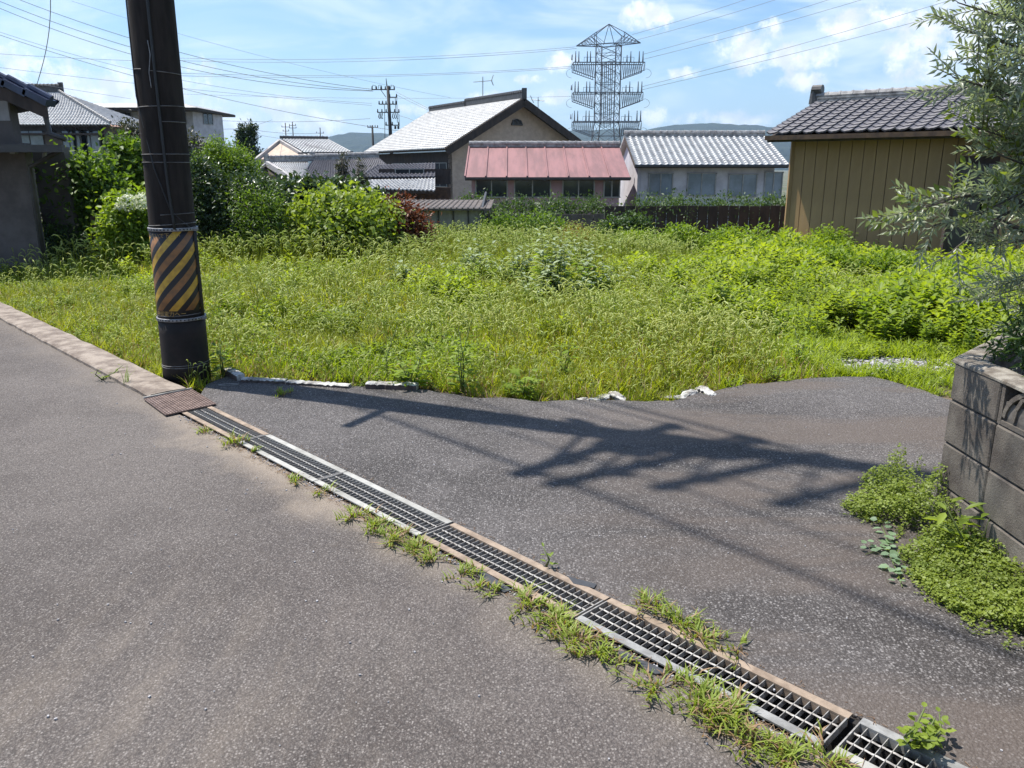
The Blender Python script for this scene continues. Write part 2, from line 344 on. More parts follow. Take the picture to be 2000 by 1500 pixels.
def scatter(tmpl, pos, fwd, nrm, width, length):
    tv, tf = tmpl; n = len(pos)
    fwd = fwd / np.linalg.norm(fwd, axis=1, keepdims=True)
    x = np.cross(fwd, nrm); x /= np.linalg.norm(x, axis=1, keepdims=True) + 1e-9; z = np.cross(x, fwd)
    V = pos[:, None, :] + x[:, None, :] * (tv[None, :, 0, None] * width[:, None, None]) + fwd[:, None, :] * (tv[None, :, 1, None] * length[:, None, None]) + z[:, None, :] * (tv[None, :, 2, None] * length[:, None, None])
    F = tf[None] + (np.arange(n) * len(tv))[:, None, None]
    return V.reshape(-1, 3), F.reshape(-1, 3)
def join(parts):
    Vs, Fs, Ms, o = [], [], [], 0
    for V, F, m in parts:
        Vs.append(V); Fs.append(F + o); Ms.append(np.full(len(F), m)); o += len(V)
    return np.concatenate(Vs), np.concatenate(Fs), np.concatenate(Ms)
def tri(mb):
    V = np.array(mb.v, float); F = []
    for f in mb.f:
        for i in range(1, len(f) - 1): F.append((f[0], f[i], f[i + 1]))
    return V, np.array(F)
def unit(v): return v / (np.linalg.norm(v, axis=-1, keepdims=True) + 1e-9)
def leafcloud(r, blobs, n, size, aspect=.5, tmpl=LEAF4, droop=-.15, clump=18, spread=.12, shell=.5):
    """blobs: (cx,cy,cz,rx,ry,rz). Leaves gather in sprays near the blobs' skins and thin out inside."""
    blobs = np.array(blobs, float); w = (blobs[:, 3] * blobs[:, 5]); w = w / w.sum()
    nc = max(1, n // clump); bi = r.choice(len(blobs), nc, p=w)
    d = unit(r.normal(size=(nc, 3))); d[:, 2] = np.where(d[:, 2] < -.55, -d[:, 2], d[:, 2])
    rad = shell + (1 - shell) * r.random(nc) ** .6
    rad *= 1 + .20 * r.normal(size=nc)
    rad *= 1 + .22 * np.array([mnoise.noise(Vector(q) * 2.3 + Vector((b, 0, 0))) for q, b in zip(d.tolist(), bi.tolist())])
    c = blobs[bi, :3] + d * blobs[bi, 3:] * rad[:, None]
    ci = r.integers(0, nc, n)
    off = r.normal(size=(n, 3)) * spread
    pos = c[ci] + off
    fwd = unit(d[ci] * .6 + r.normal(size=(n, 3)) * .7 + np.array([0, 0, droop]))
    nrm = unit(r.normal(size=(n, 3)) * .55 + np.array([0, 0, 1.0]) + d[ci] * .4)
    L = size * (0.6 + .8 * r.random(n))
    return scatter(tmpl, pos, fwd, nrm, L * aspect * (.8 + .4 * r.random(n)), L)
def branches(mb, base, blobs, r, trunk=.04, twig=.012):
    base = Vector(base)
    for b in blobs:
        for k in range(2):
            c = Vector(b[:3]) + Vector((r.normal() * b[3] * .4, r.normal() * b[4] * .4, b[5] * (.1 + .4 * k)))
            m1 = base.lerp(c, .45) + Vector((r.normal() * .08, r.normal() * .08, .1))
            mb.tube([base, m1, c], [trunk, trunk * .65, twig], 5)

# ================================================================== SETTING
# ground far and wide
def sheet(name, poly, z, mat, **kw):
    mb = MB(); mb.add([(p[0], p[1], z) for p in poly], [tuple(range(len(poly)))]); return mb.build(name, mat, **kw)
mb = MB()
rings = [0, 30, 80, 200, 600, 1500, 4000, 9000]
K = 48
mb.v.append((0, 0, -1.0))
for r_ in rings[1:]:
    for k in range(K): mb.v.append((r_ * math.cos(2 * math.pi * k / K), r_ * math.sin(2 * math.pi * k / K), -1.0 if r_ < 40 else -1.6))
for k in range(K): mb.f.append((0, 1 + k, 1 + (k + 1) % K))
for i in range(len(rings) - 2):
    for k in range(K): mb.f.append((1 + i * K + k, 1 + (i + 1) * K + k, 1 + (i + 1) * K + (k + 1) % K, 1 + i * K + (k + 1) % K))
mb.m = [0] * len(mb.f)
mb.build('ground', 'earth', kind='structure')

def zf(x, y):
    k = min(1, max(0, x / 6)); return -.045 - (.028 + .02 * k * k * (3 - 2 * k)) * max(0, min(y - 6.2, 15)) + .02 * math.sin(x * 1.3) * math.sin(y * .9)
EDGE = [P(*q) for q in [(405, 750), (445, 735), (500, 745), (600, 751), (685, 754), (760, 758), (820, 762), (870, 768), (920, 776), (985, 779), (1050, 782), (1150, 782), (1240, 784), (1310, 783), (1370, 769), (1450, 753),
                        (1530, 744), (1600, 739), (1700, 735), (1740, 745), (1800, 762), (1850, 780)]]
EDGE = [Vector((p.x, p.y + .02 * math.sin(i * 2.3), 0)) for i, p in enumerate(EDGE)]
def edge_y(x):
    if x < EDGE[0].x: return None
    for a, b in zip(EDGE, EDGE[1:]):
        if a.x <= x <= b.x and b.x > a.x: return a.y + (b.y - a.y) * (x - a.x) / (b.x - a.x)
    return 5.0
# field soil
mb = MB(); xs = np.arange(-22, 26.1, .5); ys = np.arange(4.5, 30.1, .5); idx = {}
for i, x in enumerate(xs):
    for j, y in enumerate(ys):
        t = (x - OX) * NX + (y - OY) * NY
        if t > .1: idx[i, j] = len(mb.v); mb.v.append((x, y, zf(x, y) + .015 * random.uniform(-1, 1)))
for i in range(len(xs) - 1):
    for j in range(len(ys) - 1):
        q = [(i, j), (i + 1, j), (i + 1, j + 1), (i, j + 1)]
        if all(k in idx for k in q): mb.f.append(tuple(idx[k] for k in q)); mb.m.append(0)
mb.build('field_soil', 'soil', kind='structure', smooth=True)

# road on the left
T0 = -.225
road = [st(-40, T0), st(9, T0), Vector((6, -6, 0)), Vector((-45, -6, 0)), Vector((-45, 40, 0))]
mb = MB(); mb.prism(list(reversed(road)), -.12, 0.0)
mb.build('road', 'asphalt_l', kind='structure')
# lane on the right, irregular broken edge
edge = []
for a, b in zip(EDGE, EDGE[1:]):
    for k in range(6):
        p = a.lerp(b, k / 6); p.y += mnoise.noise(p * 7) * .035 + mnoise.noise(p * 23) * .015; edge.append(p)
lane = [st(9, .012), st(-2.95, .012), st(-2.95, .06)] + edge + [Vector((3.13, 5.52, 0)), Vector((4.0, 4.6, 0)), Vector((7, 3.5, 0)), Vector((9, 0, 0)), Vector((9, -6, 0))]
mb = MB(); n = len(lane)
mb.prism(list(reversed(lane)), -.075, 0.002)
mb.build('lane', 'asphalt_r', kind='structure')

# drain trough
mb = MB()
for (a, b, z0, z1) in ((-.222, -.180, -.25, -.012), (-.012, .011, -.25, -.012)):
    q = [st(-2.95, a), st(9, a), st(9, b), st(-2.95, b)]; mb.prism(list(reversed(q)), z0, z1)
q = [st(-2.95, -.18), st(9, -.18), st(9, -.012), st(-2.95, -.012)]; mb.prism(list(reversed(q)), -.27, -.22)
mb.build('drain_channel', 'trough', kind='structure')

# grates -------------------------------------------------------------
MD = Matrix(((DX, NX, 0), (DY, NY, 0), (0, 0, 1)))
def mesh_of(mb, name, mats):
    o = mb.build(name, mats); me = o.data; bpy.data.objects.remove(o); return me
mb = MB(); mb.box((0, 0, -.0135), (.0022, .144, .022)); cross_me = mesh_of(mb, 'cross_bar', 'bar')
ANG = math.atan2(DY, DX)
def grate(s0, s1, label, fl, fr, dt=0, dz=0):
    L = s1 - s0; c = st((s0 + s1) / 2, -.1 + dt, .006 + dz)
    root = thing('drain_grate', label, 'grate', c, ANG, 'steel grates in a row along the drain')
    for sgn, m in ((-1, fl), (1, fr)):
        mb = MB(); mb.box((0, sgn * .0885, -.002), (L - .006, .034, .006)); mb.box((0, sgn * .0735, -.015), (L - .006, .0035, .03)); mb.build('flange', m, root)
    for t in (-.0245, .0245):
        mb = MB(); mb.tube([(x, t, -.006 + .0008 * math.sin(x * 200)) for x in np.linspace(-L / 2 + .004, L / 2 - .004, 60)], .0036, 4); mb.build('long_bar', 'bar', root)
    for e in (-1, 1):
        mb = MB(); mb.box((e * (L / 2 - .006), 0, -.012), (.0045, .144, .028)); mb.build('end_bar', 'bar', root)
    nb = int(round(L / .0305)) - 1
    for k in range(1, nb + 1):
        link('cross_bar', cross_me, root, (-L / 2 + L * k / (nb + 1), 0, 0))
    return root
grate(-2.66, -1.785, 'rust edged steel grate running out from under the checker plate', 'rustflange', 'rustflange')
grate(-1.78, -.905, 'pale zinc grate second from the checker plate', 'paleflange', 'paleflange')
grate(-.90, -.004, 'pale grate ending at the black joint beside the dense grass strip', 'paleflange', 'paleflange', 0, .002)
grate(.006, .940, 'rust edged grate after the black joint with the small green seedling beside it', 'rustflange', 'rustflange')
grate(.944, 1.886, 'long brown edged grate half covered by the big crabgrass tuft', 'galv', 'rustflange', 0, .001)
grate(1.908, 2.845, 'white edged grate beside the leafy clover at the bottom of the photo', 'paleflange', 'galv', .012, -.004)

# checker plate
q = [P(281, 783), P(375, 764), P(423, 793), P(324, 815)]
root = thing('checker_plate', 'brown steel checker plate covering the drain at the foot of the pole', 'plate', sum(q, Vector()) / 4 + Vector((0, 0, .012)))
mb = MB(); mb.slab([Vector((p.x, p.y, .018)) for p in q][::-1], (0, 0, 1), .008); part(mb, 'plate', 'plate', root)
mb = MB(); 
for i in range(26):
    for j in range(18):
        u, v = (i + .5) / 26, (j + .5) / 18
        p = q[0].lerp(q[1], v).lerp(q[3].lerp(q[2], v), u); a = .8 if (i + j) % 2 else -.8
        d = Vector((math.cos(a), math.sin(a), 0)) * .006
        mb.bar(Vector((p.x, p.y, .0195)) - d, Vector((p.x, p.y, .0195)) + d, .0035, .003)
part(mb, 'raised_pattern', 'plate', root, kind='stuff')
mb = MB(); mb.bar(Vector((q[0].x, q[0].y, .022)), Vector((q[1].x, q[1].y, .022)), .012, .012); part(mb, 'edge_strip', 'paleflange', root)

# kerb on the left: cast lengths
s = -3.13; k = 0
kroot = link('kerb', None, kind='structure')
while s > -16.4:
    L = 1.15 if k else .9
    mb = MB(); nseg = 14
    top = []; bot = []
    for i in range(nseg + 1):
        ss = s - L * i / nseg + (.008 if i == 0 else -.0) ; w1 = -.235 + .012 * mnoise.noise(Vector((ss * 4, 0, 1))); w2 = .045 + .03 * mnoise.noise(Vector((ss * 3, 5, 1)))
        z = .035 + .006 * mnoise.noise(Vector((ss * 3, 9, 2)))
        row = [st(ss, w1, -.08), st(ss, w1, z - .012), st(ss, w1 + .014, z), st(ss, -.1, z + .004), st(ss, w2 - .02, z), st(ss, w2, -.1)]
        top.append(row)
    for row in top: mb.v.extend(tuple(p) for p in row)
    for i in range(nseg):
        for j in range(5): mb.f.append((i * 6 + j, i * 6 + j + 1, (i + 1) * 6 + j + 1, (i + 1) * 6 + j)); mb.m.append(0)
    mb.f.append(tuple(range(5, -1, -1))); mb.m.append(0); mb.f.append(tuple(range(nseg * 6, nseg * 6 + 6))); mb.m.append(0)
    mb.build('kerb_stone', 'concrete', kroot, smooth=False)
    s -= L; k += 1

# hills
def hill(name, Y, prof, seed, depth=700):
    r = np.random.default_rng(seed); mb = MB(); xs = np.arange(-900, 2900, 12.0); rows = 7
    px = [p[0] for p in prof]; py = [p[1] for p in prof]
    for j in range(rows):
        f = j / (rows - 1)
        for x in xs:
            y = np.interp(x, px, py); top = at(x, y, Y); 
            h = (top.z + 6 + mnoise.noise(Vector((x * .02, seed, 0))) * 6 + mnoise.noise(Vector((x * .09, seed, 3))) * 3 + r.random() * 3) * (f ** .55)
            mb.v.append((top.x, Y - depth * (1 - f) + r.normal() * 10, -4 + h))
    n = len(xs)
    for j in range(rows - 1):
        for i in range(n - 1): mb.f.append((j * n + i, j * n + i + 1, (j + 1) * n + i + 1, (j + 1) * n + i)); mb.m.append(0)
    for i in range(n): mb.v.append((mb.v[(rows - 1) * n + i][0], Y + 500, -6))
    for i in range(n - 1): mb.f.append(((rows - 1) * n + i, (rows - 1) * n + i + 1, rows * n + i + 1, rows * n + i)); mb.m.append(0)
    mb.build(name, 'hill', kind='structure')
hill('hills', 2600, [(-900, 300), (-300, 292), (480, 300), (620, 290), (648, 268), (700, 260), (770, 264), (830, 275), (1000, 270), (1120, 258), (1230, 252), (1262, 255), (1290, 250), (1330, 245), (1380, 243), (1480, 248), (1560, 256), (1700, 270), (2900, 290)], 3)
# ================================================================== NEAR POLE
def elevz(py, Y): return at(1000, py, Y).z
PB = Vector((-2.57, 6.12, 0)); LEAN = Vector((.012, 0, 0))
def pole_pt(z): return PB + LEAN * z + Vector((0, 0, z))
def pole_r(z): return .172 - z / 150
proot = thing('utility_pole', 'thick dark brown utility pole with yellow and black striped wrap beside the kerb', 'utility pole', PB)
mb = MB(); zs = [-.1, .02, .5, 1, 2, 3, 5, 8, 12.2]; mb.tube([pole_pt(z) for z in zs], [pole_r(z) for z in zs], 40); part(mb, 'shaft', 'pole', proot, True)
def shell(name, z0, z1, dr, mat, a0=0, a1=360, uv=False, smooth=True, zr0=None, zr1=None):
    mb = MB(); K = max(6, int((a1 - a0) / 7)); nz = 4
    for j in range(nz + 1):
        z = z0 + (z1 - z0) * j / nz; c = pole_pt(z); r_ = pole_r(z) + dr
        for i in range(K + 1):
            a = R(a0 + (a1 - a0) * i / K); mb.v.append((c.x + r_ * math.cos(a), c.y + r_ * math.sin(a), z))
    for j in range(nz):
        for i in range(K): a = j * (K + 1) + i; mb.f.append((a, a + 1, a + K + 2, a + K + 1)); mb.m.append(0)
    # rims
    for j, s_ in ((0, 1), (nz, -1)):
        b = len(mb.v); z = z0 + (z1 - z0) * j / nz; c = pole_pt(z); r_ = pole_r(z) - .001
        for i in range(K + 1):
            a = R(a0 + (a1 - a0) * i / K); mb.v.append((c.x + r_ * math.cos(a), c.y + r_ * math.sin(a), z))
        for i in range(K):
            a = j * (K + 1) + i; f = (a, b + i, b + i + 1, a + 1); mb.f.append(f if s_ > 0 else f[::-1]); mb.m.append(0)
    vs = list(mb.v)
    o = part(mb, name, mat, proot, smooth)
    if uv:
        me = o.data; ul = me.uv_layers.new(name='UVMap')
        for l in me.loops:
            v = vs[l.vertex_index]; c = pole_pt(v[2]); a = math.atan2(v[1] - c.y, v[0] - c.x) % (2 * math.pi)
            ul.data[l.index].uv = ((a - 1.5 * math.pi) * .17, v[2])
    return o
# striped sheet
m, nt, out = newmat('striped wrap')
tc = N(nt, 'ShaderNodeTexCoord'); sp = N(nt, 'ShaderNodeSeparateXYZ', ins={0: tc.outputs['UV']})
w = M_(nt, 'MULTIPLY', M_(nt, 'SUBTRACT', sp.outputs[1], M_(nt, 'MULTIPLY', sp.outputs[0], 1.05)), 1 / .125)
w = M_(nt, 'ADD', w, 20.3)
fr = M_(nt, 'FRACT', w); par = M_(nt, 'MODULO', M_(nt, 'FLOOR', w), 2.0)
nz_ = N(nt, 'ShaderNodeTexNoise', ins={0: tc.outputs['UV'], 'Scale': 22.0, 'Detail': 5.0})
yel = mixc(nt, smooth(nt, nz_.outputs[0], .35, .7), (.55, .33, .035), (.38, .21, .03))
ora = mixc(nt, smooth(nt, nz_.outputs[0], .35, .7), (.27, .12, .035), (.17, .085, .035))
ycol = mixc(nt, par, yel, ora)
isy = M_(nt, 'MULTIPLY', M_(nt, 'GREATER_THAN', fr, .46), M_(nt, 'GREATER_THAN', sp.outputs[1], .565))
topb = M_(nt, 'LESS_THAN', M_(nt, 'ADD', sp.outputs[1], M_(nt, 'MULTIPLY', M_(nt, 'GREATER_THAN', sp.outputs[0], 0.02), -.04)), 1.115)
col = mixc(nt, M_(nt, 'MULTIPLY', isy, topb), (.014, .012, .014), ycol)
pr = N(nt, 'ShaderNodeBsdfPrincipled', ins={'Base Color': col, 'Roughness': .5})
nt.links.new(pr.outputs[0], out.inputs[0]); MAT['stripe'] = m
ZB, ZT = .515, 1.155
shell('striped_wrap', ZB, ZT, .004, 'stripe', 180, 352, uv=True)
shell('wrap_edge', ZB - .01, ZT + .01, .008, 'polebase', 346, 362)
shell('lower_sheath', -.01, ZB - .01, .003, 'polebase')
for z, h, dr in ((ZT + .012, .012, .012), (ZB - .022, .011, .012)):
    shell('perforated_strap', z - h, z + h, dr, 'steelband')
    mb = MB()
    for a in range(182, 362, 9):
        c = pole_pt(z); r_ = pole_r(z) + dr + .0005; d = Vector((math.cos(R(a)), math.sin(R(a)), 0)); tz = Vector((-d.y, d.x, 0)); p = c + d * r_
        mb.box(p, (.010, .003, h * .9), Matrix((tz, d, Vector((0, 0, 1)))).transposed())
    part(mb, 'strap_holes', 'blackcable', proot)
    mb = MB(); c = pole_pt(z) + Vector((pole_r(z) + dr + .004, -.03, 0)); mb.box(c, (.03, .03, h * 2.4)); mb.tube([c + Vector((-.02, -.02, 0)), c + Vector((.03, -.02, 0))], .005, 6); part(mb, 'strap_buckle', 'steelband', proot)
MAT['bandwire'] = solid('dull tie wire', (.20, .19, .18), (.08, .075, .07), .6, 12, metal=.3, bump=0)
def ring(py, tilt=0, mat='bandwire', rr=.0032, a0=0, a1=360):
    z = elevz(py, 5.95); mb = MB(); pts = []
    for k in range(0, 37):
        a = R(a0 + (a1 - a0) * k / 36); zz = z + tilt * math.cos(a); c = pole_pt(zz); pts.append(c + Vector((math.cos(a), math.sin(a), 0)) * (pole_r(z) + rr))
    mb.tube(pts, rr, 5, cap=False); part(mb, 'wire_band', mat, proot, True)
for py, tl, a0, a1 in ((135, -.01, 180, 250), (137, -.012, 275, 360), (207, .006, 0, 360), (237, .0, 285, 362), (301, .002, 0, 360), (317, .0, 0, 360), (420, .008, 265, 362), (440, .01, 0, 360), (447, -.004, 0, 360), (618, .006, 0, 360), (716, .006, 0, 360), (720, .004, 0, 360)):
    ring(py, tl, a0=a0, a1=a1)
def cable(pts, rr, mat='blackcable', name='cable'):
    mb = MB(); out_ = []
    for i, (ang, z) in enumerate(pts):
        c = pole_pt(z); out_.append(c + Vector((math.cos(R(ang)), math.sin(R(ang)), 0)) * (pole_r(z) + rr + .001))
    sm = []
    for a, b in zip(out_, out_[1:]):
        for k in range(6): sm.append(a.lerp(b, k / 6))
    sm.append(out_[-1]); mb.tube(sm, rr, 6); part(mb, name, mat, proot, True)
cable([(284, 12), (284, 3), (286, 2.2), (288, 1.9), (290, 1.5), (296, 1.17)], .010)
cable([(200, 12), (198, 2.6), (220, 2.1), (262, 1.6), (292, 1.3), (330, 1.19), (352, 1.15)], .005)
cable([(276, 2.46), (279, 2.37), (275, 2.3), (272, 2.25), (274, 2.15)], .0035, 'steelband')
# lettering
def textmesh(body, size):
    cu = bpy.data.curves.new('lettering', 'FONT'); cu.body = body; cu.size = size; cu.extrude = 0; cu.resolution_u = 2
    o = bpy.data.objects.new('lettering', cu); COL.objects.link(o); bpy.context.view_layer.update()
    me = bpy.data.meshes.new_from_object(o.evaluated_get(bpy.context.evaluated_depsgraph_get())); bpy.data.objects.remove(o); return me
MAT['ink_y'] = solid('faded orange ink', (.42, .27, .08), (.3, .18, .06), .6, 30, bump=0)
def letters(body, size, z, ang0, name='lettering'):
    me = textmesh(body, size)
    if len(me.vertices) == 0: return
    for v in me.vertices:
        zz = z + v.co.y; c = pole_pt(zz); r_ = pole_r(zz) + .0062; a = R(ang0) + v.co.x / r_
        v.co = (c.x + r_ * math.cos(a) - PB.x, c.y + r_ * math.sin(a) - PB.y, zz - PB.z)
    me.materials.clear(); me.materials.append(MAT['ink_y']); link(name, me, proot)
try:
    letters('貼らないで下さい', .038, 1.112, 206)
    letters('中部電力へー', .042, .528, 222)
except Exception as e: print('text', e)
# crossarms, step bolts and gear high up (they cast the shadows on the lane)
def arm_from_shadow(a, b, name='crossarm', wid=.085, extra=0):
    A, B = P(*a), P(*b); mid = (A + B) / 2
    hd = (mid - PB); h = hd.dot(sh) * math.tan(SUN_EL)
    k = 1 / math.tan(SUN_EL); off = sh * (h * k)
    A2 = A - off; B2 = B - off; A2.z = B2.z = h
    mb = MB(); mb.bar(A2, B2, wid, wid); part(mb, name, 'steelband', proot)
    for f in (.06, .25, .75, .94):
        c = A2.lerp(B2, f); mb = MB(); mb.tube([c + Vector((0, 0, .03)), c + Vector((0, 0, .1)), c + Vector((0, 0, .24))], [.02, .05, .02], 8); part(mb, 'insulator', 'porcelain', proot)
    mb = MB(); m_ = A2.lerp(B2, .5); 
    for f in (.15, .85): mb.bar(A2.lerp(B2, f), pole_pt(h - .55), .03, .03)
    part(mb, 'arm_brace', 'steelband', proot); return A2, B2
arms = [arm_from_shadow(*q) for q in (((1003, 930), (1321, 829)), ((1068, 949), (1490, 858)), ((1276, 955), (1614, 887)), ((1510, 988), (1776, 923)))]
for q in (((1060, 905), (1250, 862), ), ((1180, 930), (1450, 850)), ((1105, 818), (1215, 850))): arm_from_shadow(*q, wid=.05)  # extra thin arms above the view, added to thicken the shadow tangle
a, b = P(675, 835), P(740, 806); h = ((a + b) / 2 - PB).dot(sh) * math.tan(SUN_EL); off = sh * (h / math.tan(SUN_EL))
mb = MB(); a2, b2 = a - off, b - off; a2.z = b2.z = h; mb.bar(a2, b2 + (b2 - a2) * .5, .06, .06); part(mb, 'step_arm', 'steelband', proot)
for (px, py, w_, hh) in ((1292, 864, .18, .7), (1368, 874, .18, .7), (1225, 876, .12, .5)):
    g = P(px, py); h = (g - PB).dot(sh) * math.tan(SUN_EL); c = g - sh * (h / math.tan(SUN_EL)); c.z = h
    mb = MB(); mb.tube([c - Vector((0, 0, hh / 2)), c - Vector((0, 0, hh / 2 - .03)), c + Vector((0, 0, hh / 2 - .05)), c + Vector((0, 0, hh / 2))], [w_ * .9, w_, w_, w_ * .5], 20); part(mb, 'transformer', 'steelband', proot)
for h in np.arange(2.9, 11, .45):
    c = pole_pt(h); s_ = 1 if int(h / .45) % 2 else -1; d = Vector((.69, -.72, 0)) * s_
    mb = MB(); mb.tube([c, c + d * (pole_r(h) + .13)], .008, 5); part(mb, 'step_bolt', 'steelband', proot)
# line wires along the street
WG = 'wires along the street from the near pole'
def wire(pts, r, label, group, k=4, name='power_line', cat='wire', mat='wire'):
    mb = MB(); mb.tube(pts, r, k); o = mb.build(name, mat, None, True, label=label, category=cat)
    if group: o['group'] = group
    return o
dd = Vector((.69, -.724, 0))
cnt = 0
for (A2, B2), fs in zip(arms, ((.06, .94), (.06, .5, .94), (.06, .94), (.5,))):
    for f in fs:
        c = A2.lerp(B2, f) + Vector((0, 0, .24)); pts = []
        for k in range(-10, 11):
            u = k / 10; d = dd * (30 * u); z = -1.1 * (1 - (abs(u) * 2 - 1) ** 2); pts.append(c + d + Vector((0, 0, z)))
        cnt += 1; wire(pts, .011, 'overhead street wire above the frame, %s crossarm of the near pole, %s insulator' % (['lowest', 'second', 'third', 'topmost'][min(3, [a_[0].z for a_ in sorted(arms, key=lambda q: q[0].z)].index(A2.z))], 'outer left' if f < .3 else ('middle' if f < .7 else 'outer right')), WG)

# ================================================================== BLOCK WALL with planter
wroot = thing('block_wall', 'weathered grey concrete block wall around the olive planter, with one pierced block', 'wall', (1.97, 3.46, 0))
WX = 1.972; TH = .12; HB = .196; WT = .785
def jblock(mb, x0, x1, y0, y1, z0, z1, b=.006):
    # box with chamfered edges
    cx, cy, cz = (x0 + x1) / 2, (y0 + y1) / 2, (z0 + z1) / 2
    bm = bmesh.new(); bmesh.ops.create_cube(bm, size=1)
    for v in bm.verts: v.co = (cx + v.co.x * (x1 - x0), cy + v.co.y * (y1 - y0), cz + v.co.z * (z1 - z0))
    bmesh.ops.bevel(bm, geom=bm.edges[:], offset=b, segments=1, affect='EDGES')
    bm.verts.index_update(); mb.add([v.co[:] for v in bm.verts], [[v.index for v in f.verts] for f in bm.faces]); bm.free()
Y0 = 3.46
mb = MB(); mb.box((WX + .06, Y0 - 2.2, .34), (.096, 4.36, .72)); part(mb, 'mortar', 'mortar', wroot)
for col_ in range(11):
    y1 = Y0 - (0 if col_ == 0 else .355 + (col_ - 1) * .4); y0 = y1 - (.355 if col_ == 0 else .4)
    for c in range(-1, 4):
        z0 = c * .2 + .003; z1 = z0 + HB - .003
        if c == 3: z1 = .768
        if c == 3 and col_ == 1: continue
        mb = MB(); jblock(mb, WX + random.uniform(-.002, .002), WX + TH, y0 + .004, y1 - .004, z0, z1); part(mb, 'block', 'block', wroot)
# pierced block: fan of ribs
y1 = Y0 - .355 - .004; y0 = y1 - .392; z0, z1 = .603, .768
mb = MB()
def rib(pts, w, mb):
    # flat ribs in the wall plane (x thickness TH)
    for a, b in zip(pts, pts[1:]):
        a = Vector((0, a[0], a[1])); b = Vector((0, b[0], b[1])); d = (b - a).normalized(); nn = Vector((0, -d.z, d.y)) * (w / 2)
        q = [a - nn, b - nn, b + nn, a + nn]; vs = [(WX + .003, p.y, p.z) for p in q] + [(WX + TH - .003, p.y, p.z) for p in q]
        mb.add(vs, [(0, 1, 2, 3), (7, 6, 5, 4), (0, 4, 5, 1), (1, 5, 6, 2), (2, 6, 7, 3), (3, 7, 4, 0)])
rib([(y1 - .011, z0), (y1 - .011, z1)], .022, mb); rib([(y0 + .011, z0), (y0 + .011, z1)], .022, mb); rib([(y0 + .02, z0 + .009), (y1 - .02, z0 + .009)], .018, mb)
for e in (1, -1):
    cy = (y0 + y1) / 2; rib([(cy + e * .165 * math.cos(R(t)) - e * .0, z0 + .02 + .14 * math.sin(R(t))) for t in range(5, 91, 12)], .02, mb)
    rib([(cy + e * .10 * math.cos(R(t)), z0 + .02 + .14 * math.sin(R(t)) ** .9) for t in (4, 25, 50, 70, 90)], .018, mb)
mb2 = mb; part(mb2, 'pierced_block', 'block', wroot, label='block pierced by curved ribs')
# coping, rough top in two runs
def coping(a, b, inner, name):
    mb = MB(); n = 40; a = Vector(a); b = Vector(b); inn = Vector(inner)
    for i in range(n + 1):
        p = a.lerp(b, i / n)
        for q, z in ((p, .768), (p, WT - .006), (p + inn * .012, WT), (p + inn * .5, WT + .002), (p + inn * .95, WT), (p + inn, WT - .01), (p + inn, .70)):
            j = mnoise.noise(Vector((q.x * 30, q.y * 30, z * 30))) * .004
            mb.v.append((q.x - .004 * (1 if z < WT else 0) + j, q.y + j, z + j * .8))
    for i in range(n):
        for j in range(6): mb.f.append((i * 7 + j, i * 7 + j + 1, (i + 1) * 7 + j + 1, (i + 1) * 7 + j)); mb.m.append(0)
    for e in (0, n): mb.f.append(tuple(e * 7 + j for j in range(7))); mb.m.append(0)
    part(mb, name, 'blocktop', wroot)
coping((WX, -.9, 0), (WX, Y0 + .012, 0), (TH + .004, 0, 0), 'coping')
# rear wing running back to the right
W2 = Vector((.70, .714, 0)); Wn = Vector((.714, -.70, 0)); C0 = Vector((WX, Y0 + .0, 0))
coping(C0 + Vector((0, .012, 0)), C0 + W2 * 1.9, Wn * .13, 'coping')
MW = Matrix((W2, Wn, Vector((0, 0, 1)))).transposed()
for i in range(5):
    for c in range(-1, 4):
        z0 = c * .2 + .003; z1 = min(z0 + HB - .003, .765); mb = MB(); p = C0 + W2 * (.4 * i + .2 + .03) + Wn * .062; p.z = (z0 + z1) / 2
        mb.box(p, (.392, .118, z1 - z0), MW); part(mb, 'block', 'block', wroot)
# soil inside
sheet('planter_soil', [(WX + TH - .01, -.8), (4.4, -.8), (4.4, 5.2), (3.4, 5.0), (WX + TH + .02, Y0 - .02)], .50, 'darksoil', kind='structure')
mb = MB(); mb.box((4.45, 2.2, .3), (.1, 6.0, .9)); mb.build('wall', 'block', label='far block wall closing the olive planter beyond the right edge', category='wall')

# ================================================================== HOUSES
def tiled_quad(TL, TR, BR, BL, nc, nr, amp=.045, lift=.03, sub=6):
    """roof panel of pantiles: every course overlaps the next, every tile is a wave. bilinear between the corners"""
    TL, TR, BR, BL = (np.array(p, float) for p in (TL, TR, BR, BL))
    n = np.cross(TR - TL, TL - BL); n = n / np.linalg.norm(n); n = n if n[2] > 0 else -n
    us = np.linspace(0, 1, nc * sub + 1); ph = (us * nc) % 1.0
    wave = amp * (np.cos(2 * np.pi * ph) * .55 + np.cos(4 * np.pi * ph + .8) * .22)
    V, F = [], []; W = len(us); o = 0
    for r_ in range(nr):
        v0, v1 = r_ / nr, (r_ + 1) / nr
        rows = []
        for v, l in ((v0, 0.0), (v1 + .12 / nr, lift), (v1 + .12 / nr, -lift * .3)):
            L_ = TL + (BL - TL) * v; R_ = TR + (BR - TR) * v
            rows.append(L_[None] + (R_ - L_)[None] * us[:, None] + n[None] * (wave + l)[:, None])
        V.append(np.concatenate(rows)); a = np.arange(W - 1)
        for k in range(2): F.append(np.stack([o + k * W + a, o + k * W + a + 1, o + (k + 1) * W + a + 1, o + (k + 1) * W + a], 1))
        o += 3 * W
    return np.concatenate(V), np.concatenate(F)
def tiles_part(root, name, corners, nc, nr, mat, **kw):
    V, F = tiled_quad(*corners, nc, nr, **kw); me = arrmesh(name, V - np.array(root.location), F, mat)
    return link(name, me, root, kind='stuff')
